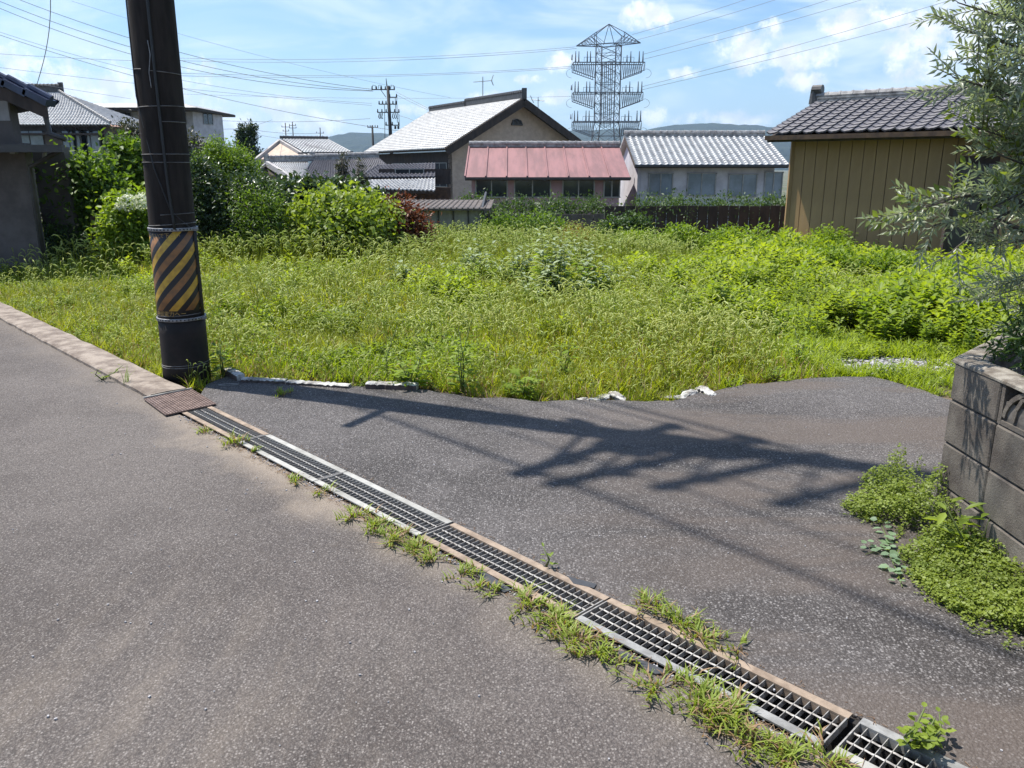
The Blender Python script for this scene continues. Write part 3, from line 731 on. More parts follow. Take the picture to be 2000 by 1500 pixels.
def under(root, quad, th=.12, mat='wood', name='roof_boards', drop=.05):
    q = [Vector(p) for p in quad]; n = (q[1] - q[0]).cross(q[0] - q[3]).normalized(); n = n if n.z > 0 else -n
    mb = MB(); mb.slab([p - n * drop for p in q], n, th); return part(mb, name, mat, root)
def ridge_cap(root, A, B, r=.14, h=.22, mat='ridge', ends=True):
    A, B = Vector(A), Vector(B); L = (B - A).length; d = (B - A) / L; mb = MB()
    mb.bar(A + Vector((0, 0, h * .4)), B + Vector((0, 0, h * .4)), r * 1.5, h * .8)
    n = max(2, int(L / .3))
    for i in range(n):
        p = A + d * (L * i / n); mb.tube([p + Vector((0, 0, h)), p + d * (L / n * .86) + Vector((0, 0, h))], [r, r * .88], 8)
        mb.tube([p + d * (L / n * .84) + Vector((0, 0, h)), p + d * (L / n) + Vector((0, 0, h))], [r * 1.12, r * 1.12], 8)
    if ends: mb.bar(A - d * .04 + Vector((0, 0, -.05)), A - d * .04 + Vector((0, 0, h + r * 1.6)), r * 2.3, .12)
    return part(mb, 'ridge_cap', mat, root)
def window(root, c, u, w, h, glass='glassdark', frame='frame', name='window', muls=1, bars=0):
    c = Vector(c); u = Vector(u).normalized(); n = Vector((u.y, -u.x, 0)); 
    if n.dot(-Vector((c.x, c.y, 0))) < 0: n = -n
    up = Vector((0, 0, 1)); f = .05; mb = MB(); o = n * .02
    for s_ in (-1, 1):
        mb.bar(c + o + u * (s_ * w / 2) - up * h / 2, c + o + u * (s_ * w / 2) + up * h / 2, f, f)
        mb.bar(c + o - u * (w / 2 + f) + up * (s_ * h / 2), c + o + u * (w / 2 + f) + up * (s_ * h / 2), f, f)
    for k in range(muls): x = -w / 2 + w * (k + 1) / (muls + 1); mb.bar(c + o * 1.2 + u * x - up * h / 2, c + o * 1.2 + u * x + up * h / 2, f, f)
    for k in range(bars): z = -h / 2 + h * (k + 1) / (bars + 1); mb.bar(c + o * 1.2 - u * w / 2 + up * z, c + o * 1.2 + u * w / 2 + up * z, f * .6, f * .6)
    wi = part(mb, name, frame, root)
    mb = MB(); q = [c + n * .012 + u * (a * w / 2) + up * (b * h / 2) for a, b in ((-1, -1), (1, -1), (1, 1), (-1, 1))]; mb.slab(q, n, .02)
    L = Vector(root.location); mb.v = [(p[0] - L.x, p[1] - L.y, p[2] - L.z) for p in mb.v]; mb.build('pane', glass, wi)
    return wi
def poly_wall(root, pts, depthdir, th, mat, name='wall', **kw):
    mb = MB(); mb.slab([Vector(p) for p in pts], depthdir, th); return part(mb, name, mat, root, **kw)

# --- gabled house in the middle -------------------------------------
HR = 6.3
A = P(1022, 192, HR); B = P(840, 218, HR)
root = thing('tiled_house', 'beige gabled house with pale grey tiled roof and antenna in the middle distance', 'house', (A.x, A.y + 4, -1.5))
d = (B - A).normalized(); n1 = Vector((d.y, -d.x, 0)); n1 = n1 if n1.x < 0 else -n1; W_ = 6.0; S_ = .56
C1 = A + n1 * W_ - Vector((0, 0, S_ * W_)); D1 = B + n1 * W_ - Vector((0, 0, S_ * W_)); C2 = A - n1 * W_ - Vector((0, 0, S_ * W_)); D2 = B - n1 * W_ - Vector((0, 0, S_ * W_))
tiles_part(root, 'roof_tiles', (B, A, C1, D1), 54, 24, 'tile_lit', amp=.06, lift=.05)
tiles_part(root, 'roof_tiles', (A, B, D2, C2), 54, 24, 'tile_lit', amp=.06, lift=.05)
under(root, (B, A, C1, D1)); under(root, (A, B, D2, C2))
k = .56; ridge_cap(root, A - d * .1, A.lerp(B, k), .15, .42, 'ridge_dark'); ridge_cap(root, A.lerp(B, k), B, .15, .28, 'ridge_dark')
gi = A + d * .9; ww = W_ - .7
w0 = [gi + n1 * ww + Vector((0, 0, -S_ * ww - .12)), gi + Vector((0, 0, -.12)), gi - n1 * ww + Vector((0, 0, -S_ * ww - .12))]
poly_wall(root, [w0[0], w0[1], w0[2], Vector((w0[2].x, w0[2].y, -1.5)), Vector((w0[0].x, w0[0].y, -1.5))], -d, .2, 'plaster')
sw = gi + n1 * ww; se = sw + d * 13.5
poly_wall(root, [Vector((sw.x, sw.y, -1.5)), Vector((sw.x, sw.y, 2.75)), Vector((se.x, se.y, 2.75)), Vector((se.x, se.y, -1.5))], n1, .2, 'wood')  # side wall under the eaves, its shade put in as dark timber
for q0 in (C1, C2):
    mb = MB(); mb.bar(A - d * .12 - Vector((0, 0, .25)), q0 - d * .12 - Vector((0, 0, .25)), .5, .1, up=Vector((0, 0, 1)).cross((q0 - A).normalized())); part(mb, 'bargeboard', 'wood', root)
g = gi - d * .06 + Vector((0, 0, -1.55)); mb = MB(); mb.tube([g - n1 * .4 + Vector((0, 0, -.12)), g - n1 * .3 + Vector((0, 0, .1)), g + Vector((0, 0, .2)), g + n1 * .3 + Vector((0, 0, .1)), g + n1 * .4 + Vector((0, 0, -.12))], .07, 5); mb.bar(g - n1 * .45 - Vector((0, 0, .14)), g + n1 * .45 - Vector((0, 0, .14)), .12, .12)
for q_ in (-.25, 0, .25): mb.bar(g + n1 * q_ - Vector((0, 0, .15)), g + n1 * q_ + Vector((0, 0, .12)), .05)
mb.box(g - Vector((0, 0, 0)) + d * .04, (.7, .05, .35), Matrix((n1, d, Vector((0, 0, 1)))).transposed()); part(mb, 'gable_vent', 'frame', root)
for k_ in (-2.4, 2.4):
    window(root, gi - d * .03 + n1 * k_ + Vector((0, 0, -HR + 1.4)), n1, 1.6, 1.2, 'glassdark', 'alu')
for k_ in (1.5, 5, 9): window(root, Vector((sw.x, sw.y, 1.2)) + d * k_ + n1 * .02, d, 2.2, 1.6, 'glassdark', 'alu')
def antenna(px, ytop, ybase, Y, label, flip=1):
    t = at(px, ytop, Y); b = at(px, ybase, Y); root = thing('tv_antenna', label, 'antenna', b)
    h = t.z - b.z; mb = MB(); mb.tube([b, t], .035, 5); part(mb, 'mast', 'alu', root)
    mb = MB(); s_ = h / 3.6; y = t.z - h * .22; c = Vector((t.x, Y, y)); mb.tube([c + Vector((-1.3 * s_ * flip, -.2, 0)), c + Vector((1.3 * s_ * flip, .2, .15))], .025, 4); part(mb, 'boom', 'alu', root)
    for k in range(9):
        q = c + Vector((-1.25 * s_ * flip + k * .31 * s_ * flip, -.2 + k * .05, k * .018)); l = .28 * s_
        mb = MB(); mb.tube([q + Vector((-.1, -l, -.02)), q + Vector((.1, l, .02))], .018, 4); part(mb, 'element', 'alu', root)
    q = c + Vector((1.3 * s_ * flip, .2, .15)); mb = MB(); mb.tube([q + Vector((.15, 0, -.7 * s_)), q + Vector((0, 0, 0)), q + Vector((.15 * flip, 0, .8 * s_))], .03, 4); part(mb, 'reflector', 'alu', root)
antenna(943, 150, 199, 66, 'thin tv antenna standing on the ridge of the beige gabled house')
antenna(1051, 190, 224, 75, 'small tv antenna showing behind the right slope of the gabled house', -1)

# --- ochre sided barn on the right ----------------------------------
A = Vector((7.8, 21.5, 3.2)); d = Vector((.745, -.667, 0)).normalized(); n = Vector((-.667, -.745, 0)).normalized()
root = thing('barn', 'ochre metal sided barn with dark pantiled roof behind the weeds on the right', 'barn', (9, 20.5, -.5))
L = 7.6; run = 2.83; drop = .86
zz = Vector((0, 0, 1)); E0 = A + n * run - zz * drop; B = A + d * L; E1 = B + n * run - zz * drop
nc, nr = 27, 11; tw = L / nc; sv = (E0 - A); tl = sv.length / nr; sdir = sv.normalized(); rn = d.cross(sdir).normalized(); rn = rn if rn.z > 0 else -rn
V = []; F = []; sub = 6
for i in range(sub + 1):
    u = i / sub; z = .017 * math.cos(2 * math.pi * u + .5) + .009 * math.cos(4 * math.pi * u)
    if u > .86: z += .012
    for v, l in ((-.02, 0), (1.02, .022), (1.02, -.012)):
        sag = .02 * math.sin(math.pi * u) if v > 1 else 0
        p = d * (u * tw * 1.03) + sdir * (v * tl + sag) + rn * (z + l); V.append(p[:])
for i in range(sub):
    a = i * 3; F += [(a, a + 1, a + 4, a + 3), (a + 1, a + 2, a + 5, a + 4)]
tile_me = bpy.data.meshes.new('roof_tile'); tile_me.from_pydata(V, [], F); tile_me.materials.append(MAT['tile_dark']); tile_me.polygons.foreach_set('use_smooth', [i % 2 == 0 for i in range(len(F))]); tile_me.update()
for j in range(nr):
    for i in range(nc):
        link('roof_tile', tile_me, root, A + d * (i * tw) + sdir * (j * tl) + rn * (.06 + random.uniform(-.003, .003)) - Vector(root.location))
under(root, (A, B, E1, E0), .1); BK = -n * run - zz * drop
tiles_part(root, 'rear_roof_tiles', (B, A, A + BK, B + BK), 26, 11, 'tile_dark', amp=.03, lift=.025)
under(root, (B, A, A + BK, B + BK), .1)
ridge_cap(root, A - d * .05 + zz * .02, B + zz * .02, .085, .17, 'ridge')
mb = MB(); 
for k in (0, 1): mb.bar(A + d * .0 + zz * (.05 + k * .08) + n * .0, B + zz * (.05 + k * .08), .24 - k * .05, .03)
part(mb, 'ridge_course', 'ridge', root)
mb = MB(); c = A - d * .12 + zz * .2; mb.tube([c + zz * -.2, c + zz * .16], [.13, .10], 8); mb.tube([c + zz * .14 - d * .05, c + zz * .14 + d * .2], .12, 10); part(mb, 'ridge_end_tile', 'ridge_dark', root)
# walls of upright sheets
n_barn = n.copy()
wp = A + n * 2.05 + d * .35; wl = L - .5; nb = 24; bw = .27
zb = -.75; zt = A.z - drop * 2.05 / run - .18
MWd = Matrix((d, n, zz)).transposed()
mb = MB(); c = wp + d * (nb * bw / 2) - n * .05; mb.box((c.x, c.y, (zb + zt) / 2), (nb * bw, .08, zt - zb), MWd); part(mb, 'wall_core', 'wood', root)
bme = MB(); bme.box((0, 0, 0), (bw - .014, .02, zt - zb)); bme = mesh_of(bme, 'siding_board', 'siding')
for i in range(nb):
    c = wp + d * ((i + .5) * bw); o = link('siding_board', bme, root, (c.x - root.location.x, c.y - root.location.y, (zb + zt) / 2 - root.location.z), (0, 0, math.atan2(d.y, d.x)))
gx = wp - d * .0
side = [Vector((gx.x, gx.y, zb)), Vector((gx.x, gx.y, zt)), Vector((gx.x, gx.y, 0)) - n * 2.05 + zz * (A.z - .2), Vector((gx.x, gx.y, 0)) - n * 4.1 + zz * zt, Vector((gx.x, gx.y, 0)) - n * 4.1 + zz * zb]
poly_wall(root, side, -d, .05, 'siding', name='gable_wall')
mb = MB(); c = wp - d * .03 + n * .02; mb.bar(Vector((c.x, c.y, zb)), Vector((c.x, c.y, zt)), .08); part(mb, 'corner_post', 'siding', root)
mb = MB(); mb.bar(E0 - zz * .05 + n * .05, E1 - zz * .05 + n * .05, .1); part(mb, 'gutter', 'brownwood', root)
# dark doorway to the right of the barn
c = at(1930, 470, 16.2); root = thing('shed', 'dark open shed beside the ochre barn behind the olive branches', 'shed', (c.x + .8, 16.5, -.5))
mb = MB(); mb.box((c.x + 1.3, 16.9, .55), (3.4, .1, 2.6)); part(mb, 'wall', 'wood', root)
for i in range(4):
    mb = MB(); mb.box((c.x - .25 + i * .62, 16.75, .6), (.56, .05, 2.2)); part(mb, 'door_panel', 'glassdark' if i % 2 else 'frame', root)
mb = MB(); mb.bar((c.x - .6, 16.7, -.6), (c.x - .6, 16.7, 1.6), .12); part(mb, 'post', 'wood', root)
mb = MB(); mb.box((c.x + 1.4, 16.75, 2.02), (3.7, .5, .07)); part(mb, 'roof', 'wood', root)

# --- near house at the left edge ------------------------------------
root = thing('near_house', 'dark grey rendered house with blue tile verge cut by the left edge', 'house', (-11, 16, -.5))
YF = 13.5; r0 = at(0, 163, YF - .6); r1 = at(93, 203, YF - .6); sl_ = (r1.z - r0.z) / (r1.x - r0.x); XL = -15.0
def rz_(x): return r1.z + (x - r1.x) * sl_
mb = MB(); mb.slab([(XL, YF - .6, rz_(XL)), (r1.x, YF - .6, r1.z), (r1.x - 6.5, YF + 6, r1.z), (XL - 6.5, YF + 6, rz_(XL))], Vector((-sl_, 0, 1)).normalized(), .07); part(mb, 'roof_boards', 'wood', root)
mb = MB(); mb.slab([(XL, YF - .62, rz_(XL) - .02), (r1.x - .02, YF - .62, r1.z - .02), (r1.x - .02, YF - .62, r1.z - .22), (XL, YF - .62, rz_(XL) - .24)], (0, -1, 0), .04); part(mb, 'bargeboard', 'wood', root)
for i in range(24):
    x1 = r1.x + .03 - i * .3; x0 = x1 - .33; mb = MB(); z_ = .03 + .0
    mb.slab([(x0, YF - .66, rz_(x0) + .1), (x1, YF - .66, rz_(x1) + .07), (x1, YF - .38, rz_(x1) + .07), (x0, YF - .38, rz_(x0) + .1)], (-sl_, 0, 1), .09)
    mb.tube([(x0, YF - .52, rz_(x0) + .13), (x1, YF - .52, rz_(x1) + .09)], [.05, .055], 8); part(mb, 'verge_tile', 'tile_blue', root)
tiles_part(root, 'roof_tiles', ((XL, YF - .38, rz_(XL) + .03), (XL - 6.0, YF + 6, rz_(XL) + .03), (r1.x - 6.0, YF + 6, r1.z + .03), (r1.x, YF - .38, r1.z + .03)), 26, 24, 'tile_blue')
xu = at(22, 230, YF).x; xl = at(60, 380, YF).x; zp = at(60, 284, YF - .5).z
poly_wall(root, [(XL, YF, -.6), (xl, YF, -.6), (xl, YF, zp + .05), (XL, YF, zp + .05)], (0, -1, 0), .2, 'greyplaster')
poly_wall(root, [(XL, YF, zp + .05), (xu, YF, zp + .05), (xu, YF, rz_(xu) - .1), (XL, YF, rz_(XL) - .1)], (0, -1, 0), .2, 'greyplaster', name='upper_wall')
poly_wall(root, [(xl, YF + .003, -.6), (xl - 4.5, YF + 6.5, -.6), (xl - 4.5, YF + 6.5, zp + .05), (xl, YF + .003, zp + .05)], (1, 0, 0), .18, 'greyplaster', name='side_wall')
x2 = at(78, 400, YF + 1.2).x
poly_wall(root, [(xl, YF + 1.2, -.6), (x2, YF + 1.2, -.6), (x2, YF + 1.2, zp + .02), (xl, YF + 1.2, zp + .02)], (0, -1, 0), .2, 'greyplaster', name='wall_return')
poly_wall(root, [(XL, YF - .01, rz_(xu) - .32), (xu - .02, YF - .01, rz_(xu) - .32), (xu - .02, YF - .01, rz_(xu) - .62), (XL, YF - .01, rz_(xu) - .62)], (0, -1, 0), .03, 'paleplaster', name='fascia_board')
xp = at(128, 275, YF - .5).x
mb = MB(); mb.slab([(XL, YF - .6, zp), (xp, YF - .6, zp), (xp * (YF + .6) / (YF - .6), YF + .6, zp + .03), (XL, YF + .6, zp + .03)], Vector((0, 0, 1)), .09); part(mb, 'pent_roof', 'tile_blue', root)
mb = MB(); mb.bar((XL, YF - .64, zp - .05), (xp + .03, YF - .64, zp - .05), .11); part(mb, 'gutter', 'frame', root)
mb = MB(); mb.tube([(xp, YF - .6, zp - .06), (at(115, 278, YF - .3).x, YF - .3, zp - .08), (xl + .12, YF - .1, zp - .32), (xl + .09, YF - .05, zp - .5), (xl + .09, YF - .05, -.5)], .035, 8); part(mb, 'downpipe', 'frame', root, True)
q = [at(86, 208, YF - .5), at(90, 232, YF - .5), at(98, 262, YF - .5), at(128, 272, YF - .5)]; mb = MB(); mb.tube(q, .04, 8); part(mb, 'downpipe', 'frame', root, True)
mb = MB(); mb.tube([at(88, 283, YF), at(86, 310, YF - .05)], .03, 6); mb.box(at(27, 297, YF - .05), (.08, .1, .06)); part(mb, 'outside_lamp', 'alu', root)
p0 = at(95, -80, 12.5); p1 = at(70, 172, 15); mb = MB(); wire([p0.lerp(p1, k / 12) + Vector((.12 * math.sin(k / 12 * math.pi), 0, 0)) for k in range(13)], .006, 'pale service wire dropping steeply behind the roof of the near left house', None, mat='alu')

# --- second house on the left ---------------------------------------
root = thing('tiled_house', 'old house with pale hipped tile roof behind the near left house', 'house', (at(110, 300, 62).x, 62, -1.5))
Y1, Y2 = 60, 65
e0, e1 = at(-60, 243, Y1), at(216, 243, Y1); t0, t1 = at(-60, 180, Y2), at(114, 181, Y2); e1.z = e0.z; t1.z = t0.z
tiles_part(root, 'roof_tiles', (t0, t1, e1, e0), 42, 21, 'tile_lit', amp=.055, lift=.045); under(root, (t0, t1, e1, e0))
eb = Vector((e1.x, 70, e1.z)); tiles_part(root, 'roof_tiles', (t1 + Vector((.01, 0, 0)), t1 + Vector((0, .1, 0)), eb, e1), 30, 21, 'tile_lit', amp=.055, lift=.045)
ridge_cap(root, t1 + Vector((.2, 0, 0)), t0, .16, .45, 'ridge_dark')
ridge_cap(root, e1 + Vector((0, 0, .05)), t1 + Vector((0, 0, .05)), .09, .12, 'ridge', False)
xr = at(200, 260, Y1 + .8).x; xl2 = at(-60, 260, Y1).x
poly_wall(root, [(xl2, Y1 + .8, -1.5), (xr, Y1 + .8, -1.5), (xr, Y1 + .8, e0.z), (xl2, Y1 + .8, e0.z)], (0, -1, 0), .2, 'greyplaster')
poly_wall(root, [(xr, Y1 + .8, -1.5), (xr, Y1 + 8, -1.5), (xr, Y1 + 8, e0.z), (xr, Y1 + .8, e0.z)], (1, 0, 0), .2, 'greyplaster')
for px, w in ((137, 1.0), (158, 1.0), (178, 1.3), (60, 2.0)): 
    c = at(px, 282, Y1 + .75); window(root, c, (1, 0, 0), w, 1.9, 'glasspale', 'frame')
mb = MB(); mb.box(at(110, 262, Y1 + .2), (8.6, 1.0, .12)); part(mb, 'pent_roof', 'wood', root)
for px in (100, 128, 150, 172, 194): c = at(px, 250, Y1 + .3); mb = MB(); mb.bar((c.x, Y1, e0.z - .12), (c.x, Y1 + .8, e0.z - .5), .12); part(mb, 'eave_bracket', 'wood', root)
c = at(200, 294, 59.5); r2 = thing('air_conditioner', 'pale air conditioner box on the wall under the hipped roof', 'air conditioner', c)
mb = MB(); mb.box(c, (.8, .3, .6)); part(mb, 'case', 'alu', r2); mb = MB(); mb.tube([c + Vector((.1, -.17, 0)), c + Vector((.1, -.151, 0))], .24, 16); part(mb, 'fan_grille', 'frame', r2)
# lower wing at far left
q = (at(-60, 228, 58), at(60, 226, 58), at(95, 243, 55), at(-60, 243, 55)); 

# --- flat roofed two storey house -----------------------------------
root = thing('flat_roofed_house', 'grey two storey house with wide thin pale roof behind the pole', 'house', (at(290, 260, 75).x, 77, -1.5))
a = at(174, 213, 75); b = at(401, 214, 75); z_ = a.z
mb = MB(); x0, x1 = a.x, b.x
mb.add([(x0, 73, z_), (x1, 73, z_), (x1, 83, z_), (x0, 83, z_), (x0 + .8, 74.2, z_ + .42), (x1 - 1.6, 74.2, z_ + .42), (x1 - 1.6, 82, z_ + .42), (x0 + .8, 82, z_ + .42)],
       [(3, 2, 1, 0), (4, 5, 6, 7), (0, 1, 5, 4), (1, 2, 6, 5), (2, 3, 7, 6), (3, 0, 4, 7)]); part(mb, 'roof', 'tin', root)
mb = MB(); mb.box(((x0 + x1) / 2, 78, z_ - .12), (x1 - x0, 10, .2)); part(mb, 'eaves', 'wood', root)
xa, xb = at(200, 240, 75).x, at(378, 240, 75).x
poly_wall(root, [(xa, 75, -1.5), (xb, 75, -1.5), (xb, 75, z_ - .2), (xa, 75, z_ - .2)], (0, -1, 0), .2, 'paleplaster')
poly_wall(root, [(xb, 75, -1.5), (xb + .9, 80, -1.5), (xb + .9, 80, z_ - .2), (xb, 75, z_ - .2)], (1, -.18, 0), .2, 'whiteplaster')
for px, py, w, h in ((224, 231, 2.1, .95), (355, 232, .7, .9), (250, 231, .5, .9), (330, 290, 1.4, 1.2)): window(root, at(px, py, 74.95), (1, 0, 0), w, h, 'glassdark', 'frame')
window(root, Vector((xb + .45, 77.4, at(384, 228, 77).z)), (.18, 1, 0), 1.6, 1.3, 'glassdark', 'alu')
# red brown low roof in front
root = thing('low_house', 'low house with faded red brown roof in front of the flat roofed house', 'house', (at(235, 270, 66).x, 67, -1.5))
q = (at(196, 239, 69), at(300, 240, 69), at(320, 264, 65), at(215, 262, 65)); mb = MB(); mb.slab(q, (0, -.3, 1), .12); part(mb, 'roof', 'redbrown', root)
mb = MB(); c = at(262, 275, 66.5); mb.box((c.x, 67.5, .3), (4.0, 3, 3.6)); part(mb, 'wall', 'wood', root)
# dark long lean-to roof to the right
root = thing('long_shed', 'long low grey shed with dark sloping roof right of the pole', 'shed', (at(430, 300, 68).x, 69, -1.5))
q = (at(385, 264, 70), at(482, 299, 70), at(486, 304, 66), at(378, 271, 66)); mb = MB(); mb.slab([q[0], q[1], q[2], q[3]], (0, -.2, 1), .2); part(mb, 'roof', 'ridge_dark', root)
a, b, c, e = at(378, 272, 68), at(484, 304, 68), at(484, 340, 68), at(378, 340, 68); poly_wall(root, [a, b, c, e], (0, -1, 0), .2, 'paleplaster')
for px in (423, 440, 457): c = at(px, 303, 67.9); window(root, c, (1, 0, 0), .6, 1.0, 'glassdark', 'frame')

# --- pale tiled house with lower wings ------------------------------
root = thing('tiled_house', 'pale tiled house with a grey pink gable in front of the blue hill', 'house', (at(600, 330, 60).x, 60, -1.5))
Aa, Bb, Cc, Dd = at(547, 271, 61), at(640, 272, 63), at(693, 301, 58.5), at(604, 305, 57.5)
tiles_part(root, 'roof_tiles', (Aa, Bb, Cc, Dd), 15, 14, 'tile_lit', amp=.035, lift=.06); under(root, (Aa, Bb, Cc, Dd))
Ll = at(500, 308, 58.5); Lb = at(590, 306, 63.5)
under(root, (Bb, Aa, Ll, Lb), .12, 'tile_lit', 'rear_roof'); ridge_cap(root, Aa, Bb, .1, .12, 'ridge_dark', False)
poly_wall(root, [Aa + Vector((.02, .1, -.12)), Ll + Vector((.25, .1, -.1)), Vector((Ll.x + .25, Ll.y + .1, -1.5)), Vector((Dd.x - .25, Dd.y + .2, -1.5)), Dd + Vector((-.25, .2, -.1))], (-.2, -1, 0), .15, 'plaster')
for e_ in (Ll, Dd):
    mb = MB(); mb.bar(Aa + Vector((0, -.12, -.16)), e_ + Vector((0, -.12, -.16)), .2, .24); part(mb, 'bargeboard', 'paleplaster', root)
mb = MB(); mb.bar(at(582, 299, 57.6), at(690, 297, 57.8), .1, .1); part(mb, 'snow_guard', 'frame', root, kind='stuff')
for k in range(24): pass
root = thing('wing_house', 'lower tiled wings stepping down in front of the pink gabled house', 'house', (at(640, 350, 54).x, 55, -1.5))
tiles_part(root, 'roof_tiles', (at(612, 313, 57), at(738, 308, 57), at(790, 352, 52), at(590, 346, 52)), 34, 14, 'tile_dark', amp=.07, lift=.05)
under(root, (at(612, 313, 57), at(738, 308, 57), at(790, 352, 52), at(590, 346, 52)))
tiles_part(root, 'roof_tiles', (at(528, 318, 55), at(604, 318, 56), at(598, 346, 52), at(566, 346, 52)), 16, 12, 'tile_lit', amp=.06, lift=.05)
tiles_part(root, 'roof_tiles', (at(523, 318, 55), at(521, 318, 56), at(505, 332, 54), at(505, 334, 52)), 3, 10, 'tile_lit', amp=.06, lift=.05)
ridge_cap(root, at(522, 317, 55), at(612, 315, 57), .14, .3, 'ridge'); ridge_cap(root, at(612, 313, 57), at(740, 309, 57), .14, .3, 'ridge')
mb = MB(); mb.bar(at(522, 320, 54.5), at(570, 350, 51.5), .22, .34); part(mb, 'bargeboard', 'paleplaster', root)
mb = MB(); mb.slab([at(522, 322, 54.7), at(570, 350, 52.2), at(570, 370, 52.2), at(505, 370, 54.7), at(505, 336, 54.7)], (0, -1, 0), .1); part(mb, 'wall', 'wood', root)
mb = MB(); mb.slab([at(590, 347, 52.6), at(790, 352, 52.6), at(790, 400, 52.6), at(590, 400, 52.6)], (0, -1, 0), .1); part(mb, 'wall', 'plaster', root)
# small roofs at the left foot of the big gable house
root = thing('porch_roofs', 'small stepped grey tile roofs beside the left end of the gabled house', 'house', (at(740, 350, 46).x, 47, -1.5))
q = (at(742, 322, 49), at(850, 318, 49), at(850, 345, 46), at(705, 346, 46)); tiles_part(root, 'roof_tiles', q, 18, 8, 'tile_dark', amp=.06, lift=.05); under(root, q)
q = (at(722, 352, 45), at(850, 348, 45), at(850, 372, 42.5), at(692, 367, 42.5)); tiles_part(root, 'roof_tiles', q, 20, 6, 'tile_lit', amp=.06, lift=.05); under(root, q)
poly_wall(root, [at(705, 366, 44.5), at(880, 366, 44.5), at(880, 420, 44.5), at(705, 420, 44.5)], (0, -1, 0), .2, 'brownwood')
poly_wall(root, [at(740, 330, 46.8), at(880, 330, 46.8), at(880, 360, 46.8), at(740, 360, 46.8)], (0, -1, 0), .2, 'wood')
window(root, at(800, 339, 46.7), (1, 0, 0), 1.6, .5, 'glassdark', 'alu')
# shed by the red shrub
root = thing('garden_shed', 'pale grey sheet metal shed between the red shrub and the hedge', 'shed', (at(870, 470, 21).x, 21.5, -.5))
x0, x1 = at(770, 430, 21).x, at(944, 430, 21).x; z0, z1 = -.7, at(860, 404, 21).z
nb = 6; bw = (x1 - x0) / nb
for i in range(nb):
    mb = MB(); mb.box((x0 + (i + .5) * bw, 21.0, (z0 + z1) / 2), (bw - .03, .04, z1 - z0)); part(mb, 'wall_panel', 'tin', root)
for z_ in (at(860, 450, 21).z, z1 - .05): mb = MB(); mb.bar((x0, 20.96, z_), (x1, 20.96, z_), .035); part(mb, 'rail', 'frame', root)
for i in range(nb + 1): mb = MB(); mb.bar((x0 + i * bw, 20.95, z0), (x0 + i * bw, 20.95, z1), .035); part(mb, 'post', 'frame', root)
mb = MB(); mb.slab([(x1, 21, z0), (x1, 24, z0), (x1, 24, z1 + .3), (x1, 21, z1)], (1, 0, 0), .05); part(mb, 'side_wall', 'frame', root)
mb = MB(); mb.slab([(x0 - .8, 20.6, z1 - .02), (x1 + .2, 20.6, z1 - .02), (x1 + .2, 24.2, z1 + .06), (x0 - .8, 24.2, z1 + .06)], (0, 0, 1), .05)
for i in range(24): x = x0 - .8 + (x1 - x0 + 1.0) * i / 23; mb.tube([(x, 20.6, z1 - .01), (x, 24.2, z1 + .07)], .018, 4)
part(mb, 'corrugated_roof', 'greyplaster', root)
# --- long reddish building and the grey white one -------------------
def longhouse(label, pl, pr, yr, ye, yw, Y, roof, wall, wins, tiles=0, glass='glassdark'):
    zr = at(1000, yr, Y + 4).z; ze = at(1000, ye, Y).z; x0, x1 = at(pl, ye, Y).x, at(pr, ye, Y).x
    root = thing('long_house', label, 'house', ((x0 + x1) / 2, Y + 2, -1.5))
    q = [Vector((x0, Y + 4, zr)), Vector((x1, Y + 4, zr)), Vector((x1, Y, ze)), Vector((x0, Y, ze))]
    if tiles: tiles_part(root, 'roof_tiles', q, int((x1 - x0) / .3), 16, roof, amp=.05, lift=.045)
    else:
        nb = int((x1 - x0) / .9)
        for i in range(nb):
            a, b = i / nb, (i + 1) / nb; mb = MB(); mb.slab([q[0].lerp(q[1], a), q[0].lerp(q[1], b - .004), q[3].lerp(q[2], b - .004), q[3].lerp(q[2], a)], (0, -.3, 1), .04); mb.bar(q[0].lerp(q[1], a) + zz * .03, q[3].lerp(q[2], a) + zz * .03, .06); part(mb, 'roof_sheet', roof, root)
    under(root, q, .1); under(root, [q[1], q[0], q[0] + Vector((0, 4, ze - zr)), q[1] + Vector((0, 4, ze - zr))], .1, roof, 'rear_roof', -.03)
    ridge_cap(root, q[0], q[1], .12, .16, 'ridge', False)
    poly_wall(root, [(x0 + .4, Y + .7, -1.5), (x1 - .4, Y + .7, -1.5), (x1 - .4, Y + .7, ze + .1), (x0 + .4, Y + .7, ze + .1)], (0, -1, 0), .2, wall)
    for s_ in (x0 + .4, x1 - .4): poly_wall(root, [(s_, Y + .72, -1.5), (s_, Y + 7, -1.5), (s_, Y + 7, ze), (s_, Y + 4, zr - .2), (s_, Y + .72, ze + .1)], (1, 0, 0), .15, wall, name='end_wall')
    mb = MB(); mb.bar(q[3] - zz * .05 - Vector((0, .06, 0)), q[2] - zz * .05 - Vector((0, .06, 0)), .1); part(mb, 'gutter', 'frame', root)
    for px, py, w, h in wins: window(root, at(px, py, Y + .68), (1, 0, 0), w, h, glass, 'alu')
    return root
longhouse('long low house with faded red roof and mauve wall in the middle', 908, 1232, 287, 346, 390, 36, 'pinkroof', 'pinkwall', [(960, 365, 1.4, .9), (1040, 365, 1.6, .9), (1130, 365, 1.4, .9), (1195, 365, .7, .9)])
longhouse('low off white house with grey tiled roof beside the ochre barn', 1240, 1540, 266, 322, 400, 38, 'tile_lit', 'whiteplaster', [(1290, 360, 1.1, 1.0), (1370, 360, 1.3, 1.0), (1450, 362, 1.3, 1.0), (1510, 362, .8, 1.2)], 1, 'glasspale')
